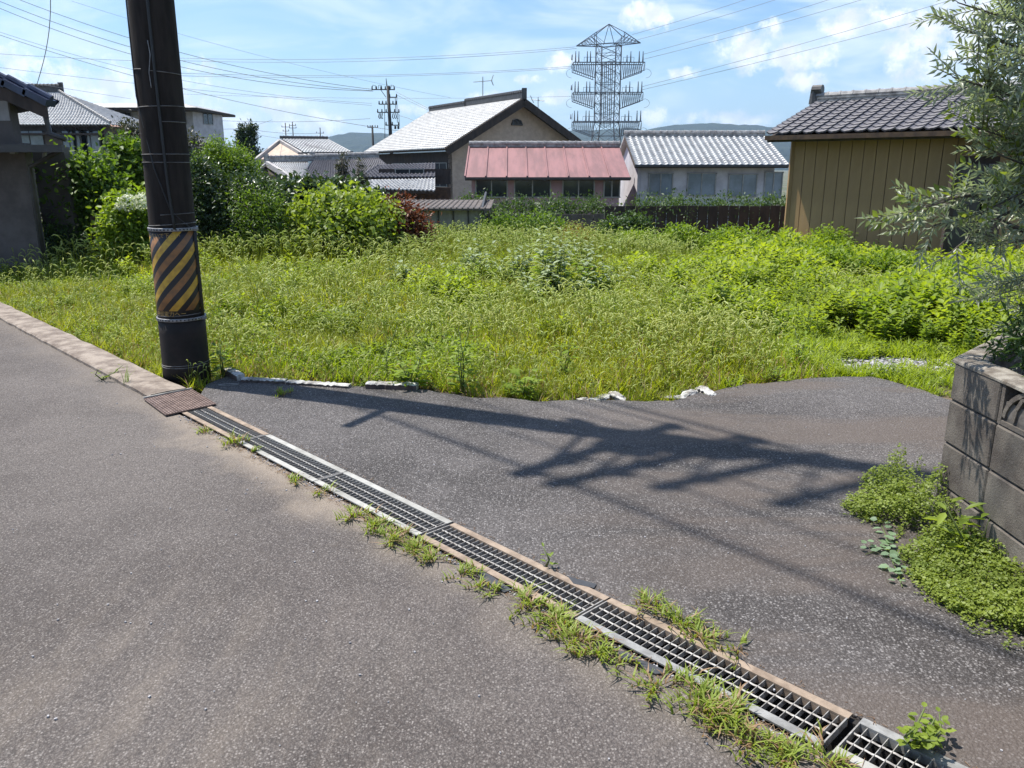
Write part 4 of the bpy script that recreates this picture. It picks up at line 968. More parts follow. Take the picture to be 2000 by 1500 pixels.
# grey board fence and brown fence at the far side of the lot
def board_fence(pl, pr, yt, Y, mat, label, bw=.3):
    x0, x1 = at(pl, yt, Y).x, at(pr, yt, Y).x; zt = at(1000, yt, Y).z; root = thing('board_fence', label, 'fence', ((x0 + x1) / 2, Y, -.6)); n = int((x1 - x0) / bw)
    for i in range(n): mb = MB(); mb.box((x0 + (i + .5) * (x1 - x0) / n, Y, (zt - .6) / 2 + random.uniform(-.01, .01)), ((x1 - x0) / n - .02, .03, zt + .6)); part(mb, 'board', mat, root)
    for z_ in (zt - .15, -.1): mb = MB(); mb.bar((x0, Y + .04, z_), (x1, Y + .04, z_), .06); part(mb, 'rail', 'wood', root)
board_fence(948, 1180, 418, 23.5, 'greyplaster', 'grey board fence behind the round orange bush')
board_fence(1181, 1545, 402, 24.0, 'wood', 'dark brown board fence below the off white house')

# white kerb line at the left of the lot
a = P(-40, 543, -.2); b = P(262, 518, -.22); mb = MB(); pts = [a.lerp(b, k / 30) + Vector((0, .015 * math.sin(k * 1.7), .05 + .006 * math.sin(k * .9))) for k in range(31)]
mb.tube(pts, .04, 6); o = mb.build('white_pipe', 'white', None, True, label='long thin white pipe lying along the left edge of the weedy lot', category='pipe')

# ================================================================== PYLON AND DISTANT POLES
root = thing('transmission_tower', 'tall steel lattice transmission tower with three insulator decks', 'tower', (at(1185, 250, 200).x, 200, -1.6))
TX = at(1186, 200, 200).x; mpp = 200 / FPX * 1.0 / 1
def tz(py): return at(1186, py, 200).z
def tx(px): return TX + (px - 1186) * .1225
ztop = tz(88)
legs = []
mb = MB()
def corner(i, z):
    k = (3.35 + max(0, tz(240) - z) * .14); a_ = R(22.4 + 90 * (i % 4)); return Vector((TX + k * math.cos(a_), 200 + k * math.sin(a_), z))
for i in range(4):
    lg = MB(); lg.tube([corner(i, -1.6), corner(i, tz(240)), corner(i, ztop)], .14, 4); part(lg, 'leg', 'steel', root)
zs = list(np.arange(-1.6, tz(240), 3.6)) + [tz(240), tz(222), tz(203), tz(182), tz(163), tz(143), tz(123), tz(106), ztop]
for z0_, z1_ in zip(zs, zs[1:]):
    for i in range(4):
        mb.bar(corner(i, z0_), corner(i + 1, z1_), .075); mb.bar(corner(i + 1, z0_), corner(i, z1_), .075); mb.bar(corner(i, z1_), corner(i + 1, z1_), .10)
part(mb, 'lattice', 'steel', root)
mb = MB()
for k in (-1.4, -.9, -.5, 0, .5, .9, 1.6): mb.tube([(TX + k, 199.2, tz(250)), (TX + k, 199.2, tz(124))], .10, 4)
part(mb, 'cable_riser', 'steel', root)
mb = MB()   # top cross arms forming a flat pyramid
ap = Vector((TX - .1, 200, tz(47)))
for sy in (-1, 1):
    for ex, ez in ((tx(1124), tz(90)), (tx(1246), tz(84))):
        tip = Vector((ex, 200, ez)); inn = Vector((TX, 200 + sy * 3.15, tz(88))); kn = Vector((TX + (3.15 if ex > TX else -3.15), 200 + sy * 2.6, tz(66)))
        mb.bar(ap, kn, .14); mb.bar(kn, tip, .14); mb.bar(tip, inn, .16)
        for k in range(1, 7):
            u = k / 7; mb.bar(kn.lerp(tip, u), inn.lerp(tip, u), .08); mb.bar(kn.lerp(tip, u), inn.lerp(tip, u + .1), .08)
        mb.bar(kn, Vector((kn.x, kn.y, tz(88))), .14); mb.bar(ap, Vector((TX + (1.3 if ex > TX else -1.3), 200, tz(88))), .12)
for i in range(4): mb.bar(corner(i, ztop), corner(i + 1, ztop), .16)
part(mb, 'top_arms', 'steel', root)
for py, dx in ((124, 0), (182, 1), (238, 2)):
    mb = MB(); zd = tz(py); xl_, xr_ = tx(1118 + dx), tx(1253 - dx)
    for sy in (-1, 1):
        y_ = 200 + sy * 2.2; mb.bar((xl_, y_, zd), (xr_, y_, zd), .2)
        for ex in (xl_, xr_):
            s_ = 1 if ex > TX else -1; lo = Vector((ex, y_, zd - 1.7)); inb = Vector((TX + s_ * 3.15, y_, zd - 3.4)); mb.bar(lo, inb, .16); mb.bar((ex, y_, zd), lo, .1)
            for k in range(10):
                u = k / 10; p = Vector((ex + (TX + s_ * 3.15 - ex) * u, y_, zd)); q_ = lo.lerp(inb, u + .05); mb.bar(p, q_, .07); mb.bar(q_, Vector((ex + (TX + s_ * 3.15 - ex) * (u + .1), y_, zd)), .07)
    for k in range(16): x = xl_ + (xr_ - xl_) * k / 15; mb.bar((x, 197.8, zd), (x, 202.2, zd), .09)
    for x0_, x1_ in ((tx(1138), tx(1162)), (tx(1212), tx(1232))):
        for a_, b_ in (((x0_, zd), (x0_, zd + 1.1)), ((x0_, zd + 1.1), (x1_, zd + 1.1)), ((x1_, zd + 1.1), (x1_, zd))): mb.bar((a_[0], 197.8, a_[1]), (b_[0], 197.8, b_[1]), .07)
    part(mb, 'deck', 'steel', root)
    for px in (1115, 1122, 1128, 1144, 1150, 1219, 1226, 1242, 1249):
        mb = MB(); x = tx(px); hh = 2.4 if px not in (1115, 1219) else 1.6; mb.tube([(x, 197.9, zd + (.5 if px == 1115 else 0)), (x, 197.9, zd + hh)], [.2, .08], 6); part(mb, 'insulator', 'steel', root)
    for s_, ex in ((-1, xl_), (1, xr_)):
        mb = MB(); mb.tube([(ex + s_ * .2, 198, zd + 1.8 if s_ < 0 else zd - 1.6)] + [(ex + s_ * (.3 + 1.3 * math.sin(t)), 198, (zd - 1.4) - 1.8 * (1 - math.cos(t)) * .55) for t in np.linspace(.1, 3.1, 10)], .035, 4); part(mb, 'jumper_loop', 'steel', root)

def dpole(px, yt, yb, Y, label, arms, r0=.17, lean=0, mat='darkpole', name='utility_pole'):
    t = at(px, yt, Y); b = at(px + lean, yb, Y); b.z = min(b.z, -1.2); root = thing(name, label, 'utility pole', b)
    h = t.z - b.z; mb = MB(); mb.tube([b, b.lerp(t, .5), t], [r0, r0 * .85, r0 * .65], 8); part(mb, 'shaft', mat, root, True)
    for py, x0, x1, ins in arms:
        A_, B_ = at(x0, py, Y), at(x1, py, Y); mb = MB(); mb.bar(A_, B_, .10); part(mb, 'crossarm', mat, root)
        for k in range(ins):
            q_ = A_.lerp(B_, (k + .1) / max(1, ins - .8)); mb = MB(); mb.tube([q_, q_ + Vector((0, 0, .35))], [.09, .05], 5); part(mb, 'insulator', mat, root)
    return root
pr_ = dpole(757.5, 168, 282, 92, 'dark utility pole with four crossarms rising behind the gabled house', [(175, 726, 771, 6), (190, 760, 776, 2), (203.5, 740, 775, 6), (219.5, 737, 780, 6), (244.5, 753, 780, 3)], .24, 8)
mb = MB(); t = at(754, 153, 92); mb.tube([at(756, 170, 92), t], [.07, .03], 5); mb.bar(at(744, 176, 92), at(754, 190, 92), .06)
for px in (741, 744, 747, 768, 772, 776): mb.tube([at(px, 221, 92), at(px - 1.5, 229, 92), at(px + 1, 232, 92)], .05, 4)
for px in (772, 778): mb.tube([at(px, 246, 92), at(px, 252, 92)], .12, 5)
for px, y0_, y1_ in ((751, 205, 282), (772, 190, 220), (775, 192, 240), (779, 222, 246)): mb.tube([at(px, y0_, 92), at(px + 1, y1_, 92)], .03, 4)
for cx_ in (730, 742, 766): mb.tube([at(cx_ - 3, 173, 92), at(cx_ - 2, 166, 92), at(cx_ + 3, 167, 92), at(cx_ + 4, 174, 92)], .03, 4)
part(mb, 'fittings', 'darkpole', pr_)
dpole(727, 245, 300, 130, 'short dark pole standing in front of the blue hill', [(249, 718, 738, 5)], .22, 3)
dpole(557, 240, 300, 190, 'left one of the thin twin poles above the pink gable', [(248, 550, 566, 3), (256, 552, 565, 2)], .16, 3)
dpole(571, 238, 300, 190, 'right one of the thin twin poles above the pink gable', [(245, 565, 578, 3), (250, 565, 579, 3)], .16, 3)
dpole(625, 249, 300, 190, 'thin pole behind the pale roof left of the blue hill', [(260, 617, 633, 2), (268, 619, 631, 2)], .16, 2)
dpole(484, 243, 300, 110, 'thin pole showing above the pair of cypress trees', [(246, 481, 487, 0)], .12, 2)

def pxwire(pts, Ys, label, group=None, w=.55, mat='wire'):
    """wire through picked points; depth runs evenly from the first to the last"""
    n = 24; out_ = []; t = np.linspace(0, 1, len(pts)); px = [p[0] for p in pts]; py = [p[1] for p in pts]
    deg = min(2, len(pts) - 1); x0, x1 = px[0], px[-1]; co = np.polyfit(px, py, deg)
    for k in range(n + 1):
        u = k / n; x = x0 + (x1 - x0) * u
        Y = 1 / ((1 - u) / Ys[0] + u / Ys[1]); out_.append(at(x, float(np.polyval(co, x)), Y))
    rr = [max(.004, w * .42 * math.sqrt(p.y ** 2 + p.x ** 2) / FPX) for p in out_]
    return wire(out_, rr, label, group, 4, mat=mat)
GL = 'distribution wires sloping from upper left to the distant pole'
pxwire([(38, 0), (250, 71), (341, 101), (550, 148), (726, 174)], (40, 92), 'topmost thick wire sloping down from upper left to the distant dark pole', GL, 1.0)
pxwire([(-40, -13), (250, 88), (344, 115), (550, 162), (727, 175)], (40, 92), 'middle thick wire sloping down to the distant dark pole', GL, 1.0)
pxwire([(-40, 0), (250, 101), (346, 129), (550, 169), (729, 176)], (40, 92), 'lowest thick wire of the trio sloping down to the distant dark pole', GL, 1.0)
pxwire([(-20, 55), (187, 118), (352, 162), (550, 179), (726, 205)], (45, 92), 'faint wire passing behind the striped pole toward the second crossarm', None, .6)
pxwire([(-20, 61), (256, 148), (352, 173), (528, 212), (715, 242), (800, 262)], (30, 130), 'dark wire sagging past the pole toward the short pole by the hill', None, .9)
pxwire([(140, 0), (245, 36), (341, 66), (550, 121), (677, 144), (880, 193)], (60, 150), 'very thin wire crossing the blue sky above the gabled house', None, .5)
pxwire([(-30, 103), (247, 118), (352, 121)], (60, 110), 'pale wire crossing the left cloud nearly level', None, .6)
pxwire([(-30, 128), (256, 163), (360, 172), (726, 206)], (50, 92), 'thin wire below the cloud running to the distant pole', None, .6)
pxwire([(-30, 148), (256, 193)], (50, 80), 'lowest thin wire over the left cloud', None, .6)
pxwire([(341, 113), (759, 113), (1100, 94), (1124, 91)], (420, 200), 'upper pale line meeting the tower top from the left', 'lines to the tower from the left', .75)
pxwire([(341, 118), (759, 118), (1100, 99), (1126, 93)], (420, 200), 'second pale line meeting the tower top from the left', 'lines to the tower from the left', .75)
pxwire([(352, 143), (759, 146), (1100, 131), (1118, 129)], (420, 200), 'pale line meeting the upper deck of the tower from the left', 'lines to the tower from the left', .75)
pxwire([(352, 148), (759, 149), (1100, 134), (1118, 132)], (420, 200), 'lower pale line meeting the upper deck of the tower', 'lines to the tower from the left', .75)
pxwire([(340, 183), (759, 192), (1118, 188)], (420, 200), 'faint pale line meeting the middle deck of the tower', 'lines to the tower from the left', .55)
GR = 'six transmission lines climbing right from the tower'
for (a_, b_, lb) in (((1235, 67), (1451, 0), 'first transmission line from the top, leaving the tower peak to the right'), ((1246, 77), (1510, 0), 'second transmission line from the top, right of the tower'),
                     ((1255, 106), (1615, 0), 'third transmission line from the top, right of the tower'), ((1255, 116), (1680, 0), 'fourth transmission line from the top, right of the tower'),
                     ((1255, 169), (1851, 2), 'fifth transmission line from the top, passing above the olive'), ((1255, 175), (1865, 22), 'lowest transmission line, running into the olive leaves')):
    sl2 = (b_[1] - a_[1]) / (b_[0] - a_[0]); c_ = (b_[0] + 160, b_[1] + 160 * sl2 * 1.12); mid_ = ((a_[0] + b_[0]) / 2, (a_[1] + b_[1]) / 2 + 3.5)
    pxwire([a_, mid_, b_, c_], (200, 90), lb, GR, .8)
pxwire([(773, 179), (800, 193), (839, 213)], (92, 70), 'upper short wire from the distant pole to the gabled roof', None, .8)
pxwire([(776, 186), (806, 201), (839, 216)], (92, 70), 'lower short wire from the distant pole to the gabled roof', None, .8)
pxwire([(780, 226), (800, 232), (815, 239)], (92, 75), 'short drop wire just left of the gabled roof', None, .8)
pxwire([(390, 252), (478, 252)], (80, 110), 'level wire from the flat roofed house to the cypress pole', None, .8)
pxwire([(486, 252), (553, 260), (621, 260)], (110, 190), 'wire dipping from the cypress pole past the twin poles', None, .7)
pxwire([(486, 260), (560, 272), (600, 276)], (110, 190), 'lower wire dipping from the cypress pole', None, .6)
pxwire([(396, 234), (560, 237), (650, 237), (723, 231)], (100, 130), 'level thin cable left of the distant pole', None, .7)
pxwire([(484, 250), (532, 234)], (110, 120), 'short wire rising from the cypress pole to the level cable', None, .6)

# ================================================================== PLANTS
def blade(mb, base, ang, h, bend, w, segs=4, mi=0):
    d = Vector((math.cos(ang), math.sin(ang), 0)); s = Vector((-d.y, d.x, 0)); pv = None
    for i in range(segs + 1):
        t = i / segs; p = base + d * (bend * h * t * t) + Vector((0, 0, h * (t - .35 * bend * t * t))); ww = w * (1 - t ** 1.6) + .0004
        mb.v += [tuple(p - s * ww / 2), tuple(p + s * ww / 2)]
        if i: n = len(mb.v); mb.f.append((n - 4, n - 3, n - 1, n - 2)); mb.m.append(mi)
PROTO = bpy.data.collections.new('plant_kinds')
def proto(mb, name, mats):
    me = mesh_of_mats(mb, name, mats); o = bpy.data.objects.new(name, me); PROTO.objects.link(o); return o
def mesh_of_mats(mb, name, mats):
    me = bpy.data.meshes.new(name); me.from_pydata(mb.v, [], mb.f)
    for m in mats: me.materials.append(MAT[m])
    me.polygons.foreach_set('material_index', mb.m); me.update(); return me
def foxtail(seed, h=.34, nb=15, nh=3, matset=('grass', 'grasshead', 'straw'), wide=.014, strawp=.08):
    r = random.Random(seed); mb = MB()
    for i in range(nb):
        a = r.uniform(0, 6.28); b = Vector((r.uniform(-.05, .05), r.uniform(-.05, .05), 0)); blade(mb, b, a, h * r.uniform(.45, 1.0), r.uniform(.2, .9), wide * r.uniform(.7, 1.2), 4, 2 if r.random() < strawp else 0)
    for i in range(nh):
        a = r.uniform(0, 6.28); b = Vector((r.uniform(-.04, .04), r.uniform(-.04, .04), 0)); hh = h * r.uniform(.95, 1.35); d = Vector((math.cos(a), math.sin(a), 0)); be = r.uniform(.15, .35)
        pts = [b, b + d * be * hh * .25 + Vector((0, 0, hh * .6)), b + d * be * hh * .5 + Vector((0, 0, hh * .9))]
        mb.tube(pts, .0014, 3, 0, cap=False); e = pts[-1]; L = r.uniform(.045, .075)
        hp = [e, e + d * L * .3 + Vector((0, 0, L * .5)), e + d * L * .75 + Vector((0, 0, L * .7)), e + d * L * 1.1 + Vector((0, 0, L * .6))]
        mb.tube(hp, [.002, .0062, .0058, .0015], 5, 1, cap=False)
    return mb
def broad(seed, h=.35, nl=26, size=.075, tm=LEAF6, lm=0, sm=1):
    r = np.random.default_rng(seed); parts = []
    mb = MB(); ns = 3
    pos, fwd, nrm, L = [], [], [], []
    for s_ in range(ns):
        b = Vector((r.normal() * .03, r.normal() * .03, 0)); top = b + Vector((r.normal() * .08, r.normal() * .08, h * r.uniform(.7, 1.1))); mb.tube([b, b.lerp(top, .5) + Vector((r.normal() * .01, r.normal() * .01, 0)), top], [.004, .003, .0015], 4, sm, cap=False)
        for k in range(nl // ns):
            t = .2 + .8 * (k + .5) / (nl / ns); p = b.lerp(top, t); a = k * 2.4 + s_; el = r.uniform(-.1, .5) + .5 * t ** 3
            pos.append(p[:]); fwd.append((math.cos(a), math.sin(a), el)); nrm.append((-math.cos(a) * el, -math.sin(a) * el, 1)); L.append(size * r.uniform(.7, 1.2) * (1.15 - .5 * t))
    L = np.array(L); V, F = scatter(tm, np.array(pos), np.array(fwd, float), np.array(nrm, float), L * .55, L)
    V2, F2 = tri(mb); return join([(V, F, lm), (V2, F2, sm)])
def proto_arr(name, VFM, mats):
    me = arrmesh(name, VFM[0], VFM[1], mats, VFM[2]); o = bpy.data.objects.new(name, me); PROTO.objects.link(o)
# index order follows the names
MAT['weed_i'] = leafmat('weed leaf instanced', (.125, .20, .02), (.32, .38, .045), .5, rnd='obj')
MAT['lush_i'] = leafmat('lush grass instanced', (.17, .24, .015), (.33, .40, .04), .5, rnd='obj')
MAT['straw_i'] = leafmat('straw instanced', (.38, .27, .17), (.27, .17, .11), .35, rnd='obj')
for i in range(3): proto(foxtail(i, .27 + .07 * i, 22, 1 + i), 'a_foxtail_%d' % i, ('grass', 'grasshead', 'straw_i'))
for i in range(2): proto_arr('b_broad_%d' % i, broad(40 + i, .34, 30, .075), ['weed_i', 'stem'])
proto(foxtail(9, .24, 16, 2, strawp=.65), 'c_straw_0', ('lush_i', 'grasshead', 'straw_i'))
proto(foxtail(11, .20, 22, 0, wide=.014, strawp=.02), 'd_lush_0', ('lush_i', 'grasshead', 'straw_i'))
proto_arr('e_low_0', broad(60, .14, 24, .05), ['weed_i', 'stem'])
for i in range(2): proto_arr('f_tall_%d' % i, broad(80 + i, .60, 57, .135), ['weed_i', 'stem'])
proto(foxtail(15, .45, 12, 5, strawp=.05), 'g_high_foxtail', ('grass', 'grasshead', 'straw_i'))
# 0-2 foxtail, 3-4 broad, 5 straw, 6 lush, 7 low, 8-9 tall broad, 10 high foxtail

def gn_scatter(name, pts, rot, scl, idx, label_kind, coll=PROTO, **kw):
    me = bpy.data.meshes.new(name); me.vertices.add(len(pts)); me.vertices.foreach_set('co', np.asarray(pts, dtype=np.float32).ravel())
    a = me.attributes.new('r', 'FLOAT_VECTOR', 'POINT'); a.data.foreach_set('vector', np.asarray(rot, dtype=np.float32).ravel())
    a = me.attributes.new('s', 'FLOAT_VECTOR', 'POINT'); a.data.foreach_set('vector', np.asarray(scl, dtype=np.float32).ravel())
    a = me.attributes.new('i', 'INT', 'POINT'); a.data.foreach_set('value', np.asarray(idx, dtype=np.int32))
    o = link(name, me, kind='stuff', **kw)
    ng = bpy.data.node_groups.new(name, 'GeometryNodeTree'); ng.interface.new_socket('Geometry', in_out='INPUT', socket_type='NodeSocketGeometry'); ng.interface.new_socket('Geometry', in_out='OUTPUT', socket_type='NodeSocketGeometry')
    gi_ = ng.nodes.new('NodeGroupInput'); go = ng.nodes.new('NodeGroupOutput'); ci = ng.nodes.new('GeometryNodeCollectionInfo'); ci.inputs[0].default_value = coll; ci.inputs[1].default_value = True; ci.inputs[2].default_value = True
    ip = ng.nodes.new('GeometryNodeInstanceOnPoints'); ng.links.new(gi_.outputs[0], ip.inputs['Points']); ng.links.new(ci.outputs[0], ip.inputs['Instance']); ip.inputs['Pick Instance'].default_value = True
    for nm, ty, sock in (('i', 'INT', 'Instance Index'), ('r', 'FLOAT_VECTOR', 'Rotation'), ('s', 'FLOAT_VECTOR', 'Scale')):
        n = ng.nodes.new('GeometryNodeInputNamedAttribute'); n.data_type = ty; n.inputs['Name'].default_value = nm; out_ = [q for q in n.outputs if q.enabled and q.name == 'Attribute'][0]
        ng.links.new(out_, ip.inputs[sock])
    ng.links.new(ip.outputs[0], go.inputs[0]); md = o.modifiers.new('scatter', 'NODES'); md.node_group = ng; return o

def nz(x, y, s, o=0): return mnoise.noise(Vector((x * s, y * s, o)))
r = np.random.default_rng(5); pts, rot, scl, idx = [], [], [], []
PLANTFREE = []
for Yb in np.arange(5.3, 23, .25):
    dens = 270 if Yb < 8 else (190 if Yb < 11 else (120 if Yb < 15 else 75))
    hw = Yb * .70 + .8; n = int(dens * 2 * hw * .25)
    X = r.uniform(-hw, hw, n); YY = Yb + r.uniform(0, .25, n)
    for x, y in zip(X, YY):
        t = (x - OX) * NX + (y - OY) * NY
        if t < .10: continue
        if x < EDGE[0].x:
            if (x - PB.x) ** 2 + (y - PB.y) ** 2 < .05: continue
        else:
            ey = edge_y(x)
            if ey is not None and y < ey + .06 + .05 * nz(x, y, 4): continue
            if x > 1.9 and x > EDGE[-1].x and y < 5.6: continue
        if (x - wp.x) * n_barn.x + (y - wp.y) * n_barn.y < .05 and x > 6.3: continue
        # gravel clearing on the right
        g = ((x - 3.6) / 1.0) ** 2 + ((y - 6.75) / .42) ** 2
        if g < .8 + .5 * nz(x, y, 5) and r.random() < .93: continue
        if x > 2.2 and x + y < 7.2 and r.random() < .5: continue
        # bare patch in the middle distance
        if ((x - 1.15) / .8) ** 2 + ((y - 12.6) / .7) ** 2 < 1 and r.random() < .85: continue
        a = nz(x, y, .35, 2) + .5 * nz(x, y, 1.1, 5)
        right = min(1, max(0, (x - .12 * y + .4) / 2.0)) * min(1, max(0, (y - 7.5) / 2.5))
        e = min(1, max(0, (y - (5.6 if x > -2 else 5.6 + abs(x + 2) * .9)) / 1.5))
        u = r.random()
        if u < right * (.6 + a): k = 3 + int(r.random() * 2); s = r.uniform(.7, 1.25) * (1 + .35 * a) * (.8 + .25 * right)
        elif x < 2.6 and y < 10 and nz(x, y, .8, 8) > -.02 and r.random() < .48: k = 5; s = r.uniform(.8, 1.2)
        elif x > 2.0 and y < 9.5: k = 6 if r.random() < .75 else 7; s = r.uniform(.6, 1.1)
        elif nz(x, y, .7, 11) > .16: k = 7 if r.random() < .6 else 6; s = r.uniform(.8, 1.5)
        else: k = int(r.random() * 3) if r.random() < .62 else (6 if r.random() < .6 else 7); s = r.uniform(.5, 1.15) * (1 + .45 * a)
        cl = nz(x, y, .55, 21) + .4 * nz(x, y, 1.7, 25)
        if cl > .12 and y > 7.6 + 2.2 * nz(x, y, .8, 31) - .25 * max(0, x - 3) and r.random() < min(.6, .30 + right * .35) * min(1, (cl - .05) * 5): k = 8 + int(r.random() * 2); s = r.uniform(.5, 1.05) * (.55 + .9 * min(.7, cl)) * (.75 + .4 * right)
        if y > 14.2 and x < 3.5 and r.random() < .22: k = 10; s = r.uniform(.8, 1.2)
        s *= (.55 + .45 * e)
        if y > 13: s *= 1.15
        pts.append((x, y, zf(x, y) - .01)); rot.append((r.normal() * .12, r.normal() * .12, r.uniform(0, 6.28))); scl.append((s * 1.1, s * 1.1, s)); idx.append(k)
# dark weeds beyond the white pipe
gn_scatter('field_grass', pts, rot, scl, idx, 'grass')
print('tufts', len(pts))

def plant_obj(name, label, cat, base, parts, mats, group=None, matnames=None, names=None):
    """parts: list of (V, F, partname, material) in world coordinates"""
    root = thing(name, label, cat, base, 0, group); b = np.array(base)
    for V, F, pn, mt in parts: link(pn, arrmesh(pn, V - b, F, mt), root)
    return root
def bush(name, label, cat, Y, blobs_px, n, size, mat, aspect=.5, tmpl=LEAF4, seed=1, droop=-.15, clump=18, spread=.12, group=None, base=None, depth=.75, extra=None, woody=True, shell=.5):
    """blobs_px: (px, py, rx_px, ry_px[, dY]) on the plane Y"""
    r = np.random.default_rng(seed); bl = []
    for q in blobs_px:
        px, py, rx, ry = q[:4]; Yq = Y + (q[4] if len(q) > 4 else 0); c = at(px, py, Yq); k = Yq / FPX * 1.02; bl.append((c.x, c.y, c.z, rx * k, rx * k * depth + .1, ry * k))
    zb_ = zf(bl[0][0], bl[0][1]) if Y < 24 else -1.3
    cx = sum(b[0] for b in bl) / len(bl); B = Vector((cx, Y, zb_)) if base is None else base
    V, F = leafcloud(r, bl, n, size, aspect, tmpl, droop, clump, spread, shell)
    ok = V.reshape(-1, len(tmpl[0]), 3)[:, 0, 2] > zb_ - .02; V = V.reshape(-1, len(tmpl[0]), 3)[ok].reshape(-1, 3); F = (tmpl[1][None] + (np.arange(ok.sum()) * len(tmpl[0]))[:, None, None]).reshape(-1, 3)
    parts = [(V, F, 'foliage', mat)]
    if woody:
        mb = MB(); branches(mb, B, bl, r, .035 if Y < 20 else .06, .01); V2, F2 = tri(mb); parts.append((V2, F2, 'branches', 'bark'))
    if extra: parts += extra(r, bl)
    return plant_obj(name, label, cat, B, parts, None, group)
# left garden
bush('climbing_shrub', 'tall rounded leafy green shrub beside the near left house', 'shrub', 15.2, [(148, 362, 48, 38), (168, 332, 30, 18), (200, 392, 36, 42), (128, 415, 34, 48), (180, 440, 36, 36), (112, 358, 20, 22)], 10000, .095, 'mid', .62, LEAF6, 11, clump=26, spread=.13)
bush('leafy_shrub', 'broad leaved green shrub tucked between the round shrub and the pole', 'shrub', 17, [(248, 312, 32, 24), (262, 345, 30, 36), (232, 350, 24, 26)], 4500, .12, 'mid', .6, LEAF6, 12)
def hyd(r, bl):
    out_ = []
    for px, py, s in ((250, 396, 17), (278, 394, 16), (236, 404, 9)):
        c = np.array(at(px, py, 13.9)[:]); R_ = s * 13.9 / FPX; n = 260; d = unit(r.normal(size=(n, 3))); p = c + d * R_ * (.8 + .2 * r.random((n, 1)))
        L = np.full(n, .035); V, F = scatter(LEAF4, p, unit(r.normal(size=(n, 3))), d, L, L); out_.append((V, F, 'flower_head', 'flower'))
    return out_
bush('hydrangea', 'hydrangea bush with round white flower heads left of the pole', 'shrub', 14.3, [(255, 440, 42, 45), (240, 490, 35, 35), (280, 470, 30, 50), (262, 412, 30, 18)], 7000, .09, 'weed', .6, LEAF6, 13, extra=hyd)
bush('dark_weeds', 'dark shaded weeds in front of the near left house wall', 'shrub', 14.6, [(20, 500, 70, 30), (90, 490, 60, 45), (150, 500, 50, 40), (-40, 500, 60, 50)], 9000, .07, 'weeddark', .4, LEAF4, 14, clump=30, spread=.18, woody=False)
c = at(198, 468, 14.6); root = thing('wooden_board', 'dark brown board leaning upright in the shade beside the hydrangea', 'board', (c.x, 14.6, -.3)); mb = MB(); mb.bar((c.x, 14.6, -.35), (c.x - .03, 14.7, at(198, 422, 14.6).z), .32, .04, up=Vector((0, 1, 0))); part(mb, 'plank', 'brownwood', root)
mb = MB(); mb.bar((c.x + .13, 14.56, -.35), (c.x + .1, 14.6, at(205, 420, 14.6).z), .05, .05); part(mb, 'post', 'brownwood', root)
bush('dark_tree', 'dark small leaved tree right behind the pole', 'tree', 24, [(375, 300, 24, 28), (388, 330, 26, 26), (330, 290, 34, 30), (255, 262, 22, 20)], 4500, .10, 'greyleaf', .5, LEAF4, 15)
bush('conical_shrub', 'loose green conical shrub right of the pole', 'shrub', 19, [(440, 325, 44, 30), (425, 295, 14, 16), (465, 345, 40, 28), (410, 340, 30, 30)], 9000, .08, 'mid', .4, LEAF4, 16, clump=22)
bush('camellia_bush', 'dark glossy bush directly right of the striped pole', 'shrub', 16.2, [(410, 395, 50, 55), (395, 455, 40, 45), (450, 430, 52, 60), (390, 345, 26, 30), (500, 400, 50, 50)], 14000, .075, 'camellia', .5, LEAF6, 17, clump=24, spread=.1)
bush('light_shrub', 'yellow green upright weeds between the dark bushes', 'shrub', 15.6, [(505, 445, 36, 46), (485, 405, 18, 34), (530, 420, 16, 40), (545, 475, 34, 24), (465, 480, 44, 20)], 6500, .065, 'mid', .35, LEAF4, 18, clump=24)
bush('mixed_hedge', 'mid green hedge rising behind the yellow green weeds', 'hedge', 20, [(475, 385, 38, 30), (525, 408, 36, 32), (560, 435, 44, 40), (445, 365, 34, 34)], 11000, .09, 'mid', .45, LEAF4, 19)
bush('dark_leaved_shrub', 'broad dark leaved shrub below the tiled wings', 'shrub', 19.5, [(590, 385, 48, 20), (560, 412, 34, 32), (660, 388, 50, 20), (705, 400, 40, 15), (550, 445, 42, 42), (610, 445, 56, 44)], 12000, .13, 'camellia', .65, LEAF6, 20, clump=18, spread=.15)
bush('maple_bush', 'bright yellow green palmate leaved bush in layered sprays', 'shrub', 16, [(655, 392, 48, 11), (610, 408, 36, 12), (700, 405, 50, 11, -.3), (745, 422, 34, 10), (640, 425, 56, 12, -.4), (600, 445, 34, 14), (690, 440, 52, 11, -.6), (750, 448, 34, 10), (650, 462, 56, 12, -.5), (710, 468, 50, 12, -.3), (620, 480, 44, 14), (680, 488, 60, 12), (660, 440, 70, 40, .5)], 11000, .095, 'bright', .75, LEAF6, 21, droop=-.35, clump=26, spread=.12)
bush('red_shrub', 'rust red leaved shrub at the right end of the bushes', 'shrub', 16.4, [(775, 425, 28, 28), (805, 450, 30, 30), (765, 460, 34, 30), (825, 468, 22, 20)], 5500, .075, 'redleaf', .6, LEAF6, 22)
def spire(px, py0, py1, Y, w, label, name='cypress', mat='cypress', n=2500, grp=None):
    bl = []; m = 5
    for i in range(m): t = i / (m - 1); bl.append((px, py0 + (py1 - py0) * t, w * (.35 + .65 * t), (py1 - py0) / m * .8))
    bush(name, label, 'tree', Y, bl, n, .16 * Y / 40, mat, .35, LEAF4, int(px), clump=25, spread=.1 * Y / 40, depth=1)
spire(472, 258, 310, 60, 8, 'left and thinner of the two dark cypress trees')
spire(491, 252, 318, 60, 13, 'right and broader of the two dark cypress trees')
spire(669, 310, 352, 30, 12, 'bare looking dark conifer in front of the tiled wing, left one', 'conifer', 'greyleaf', 700)
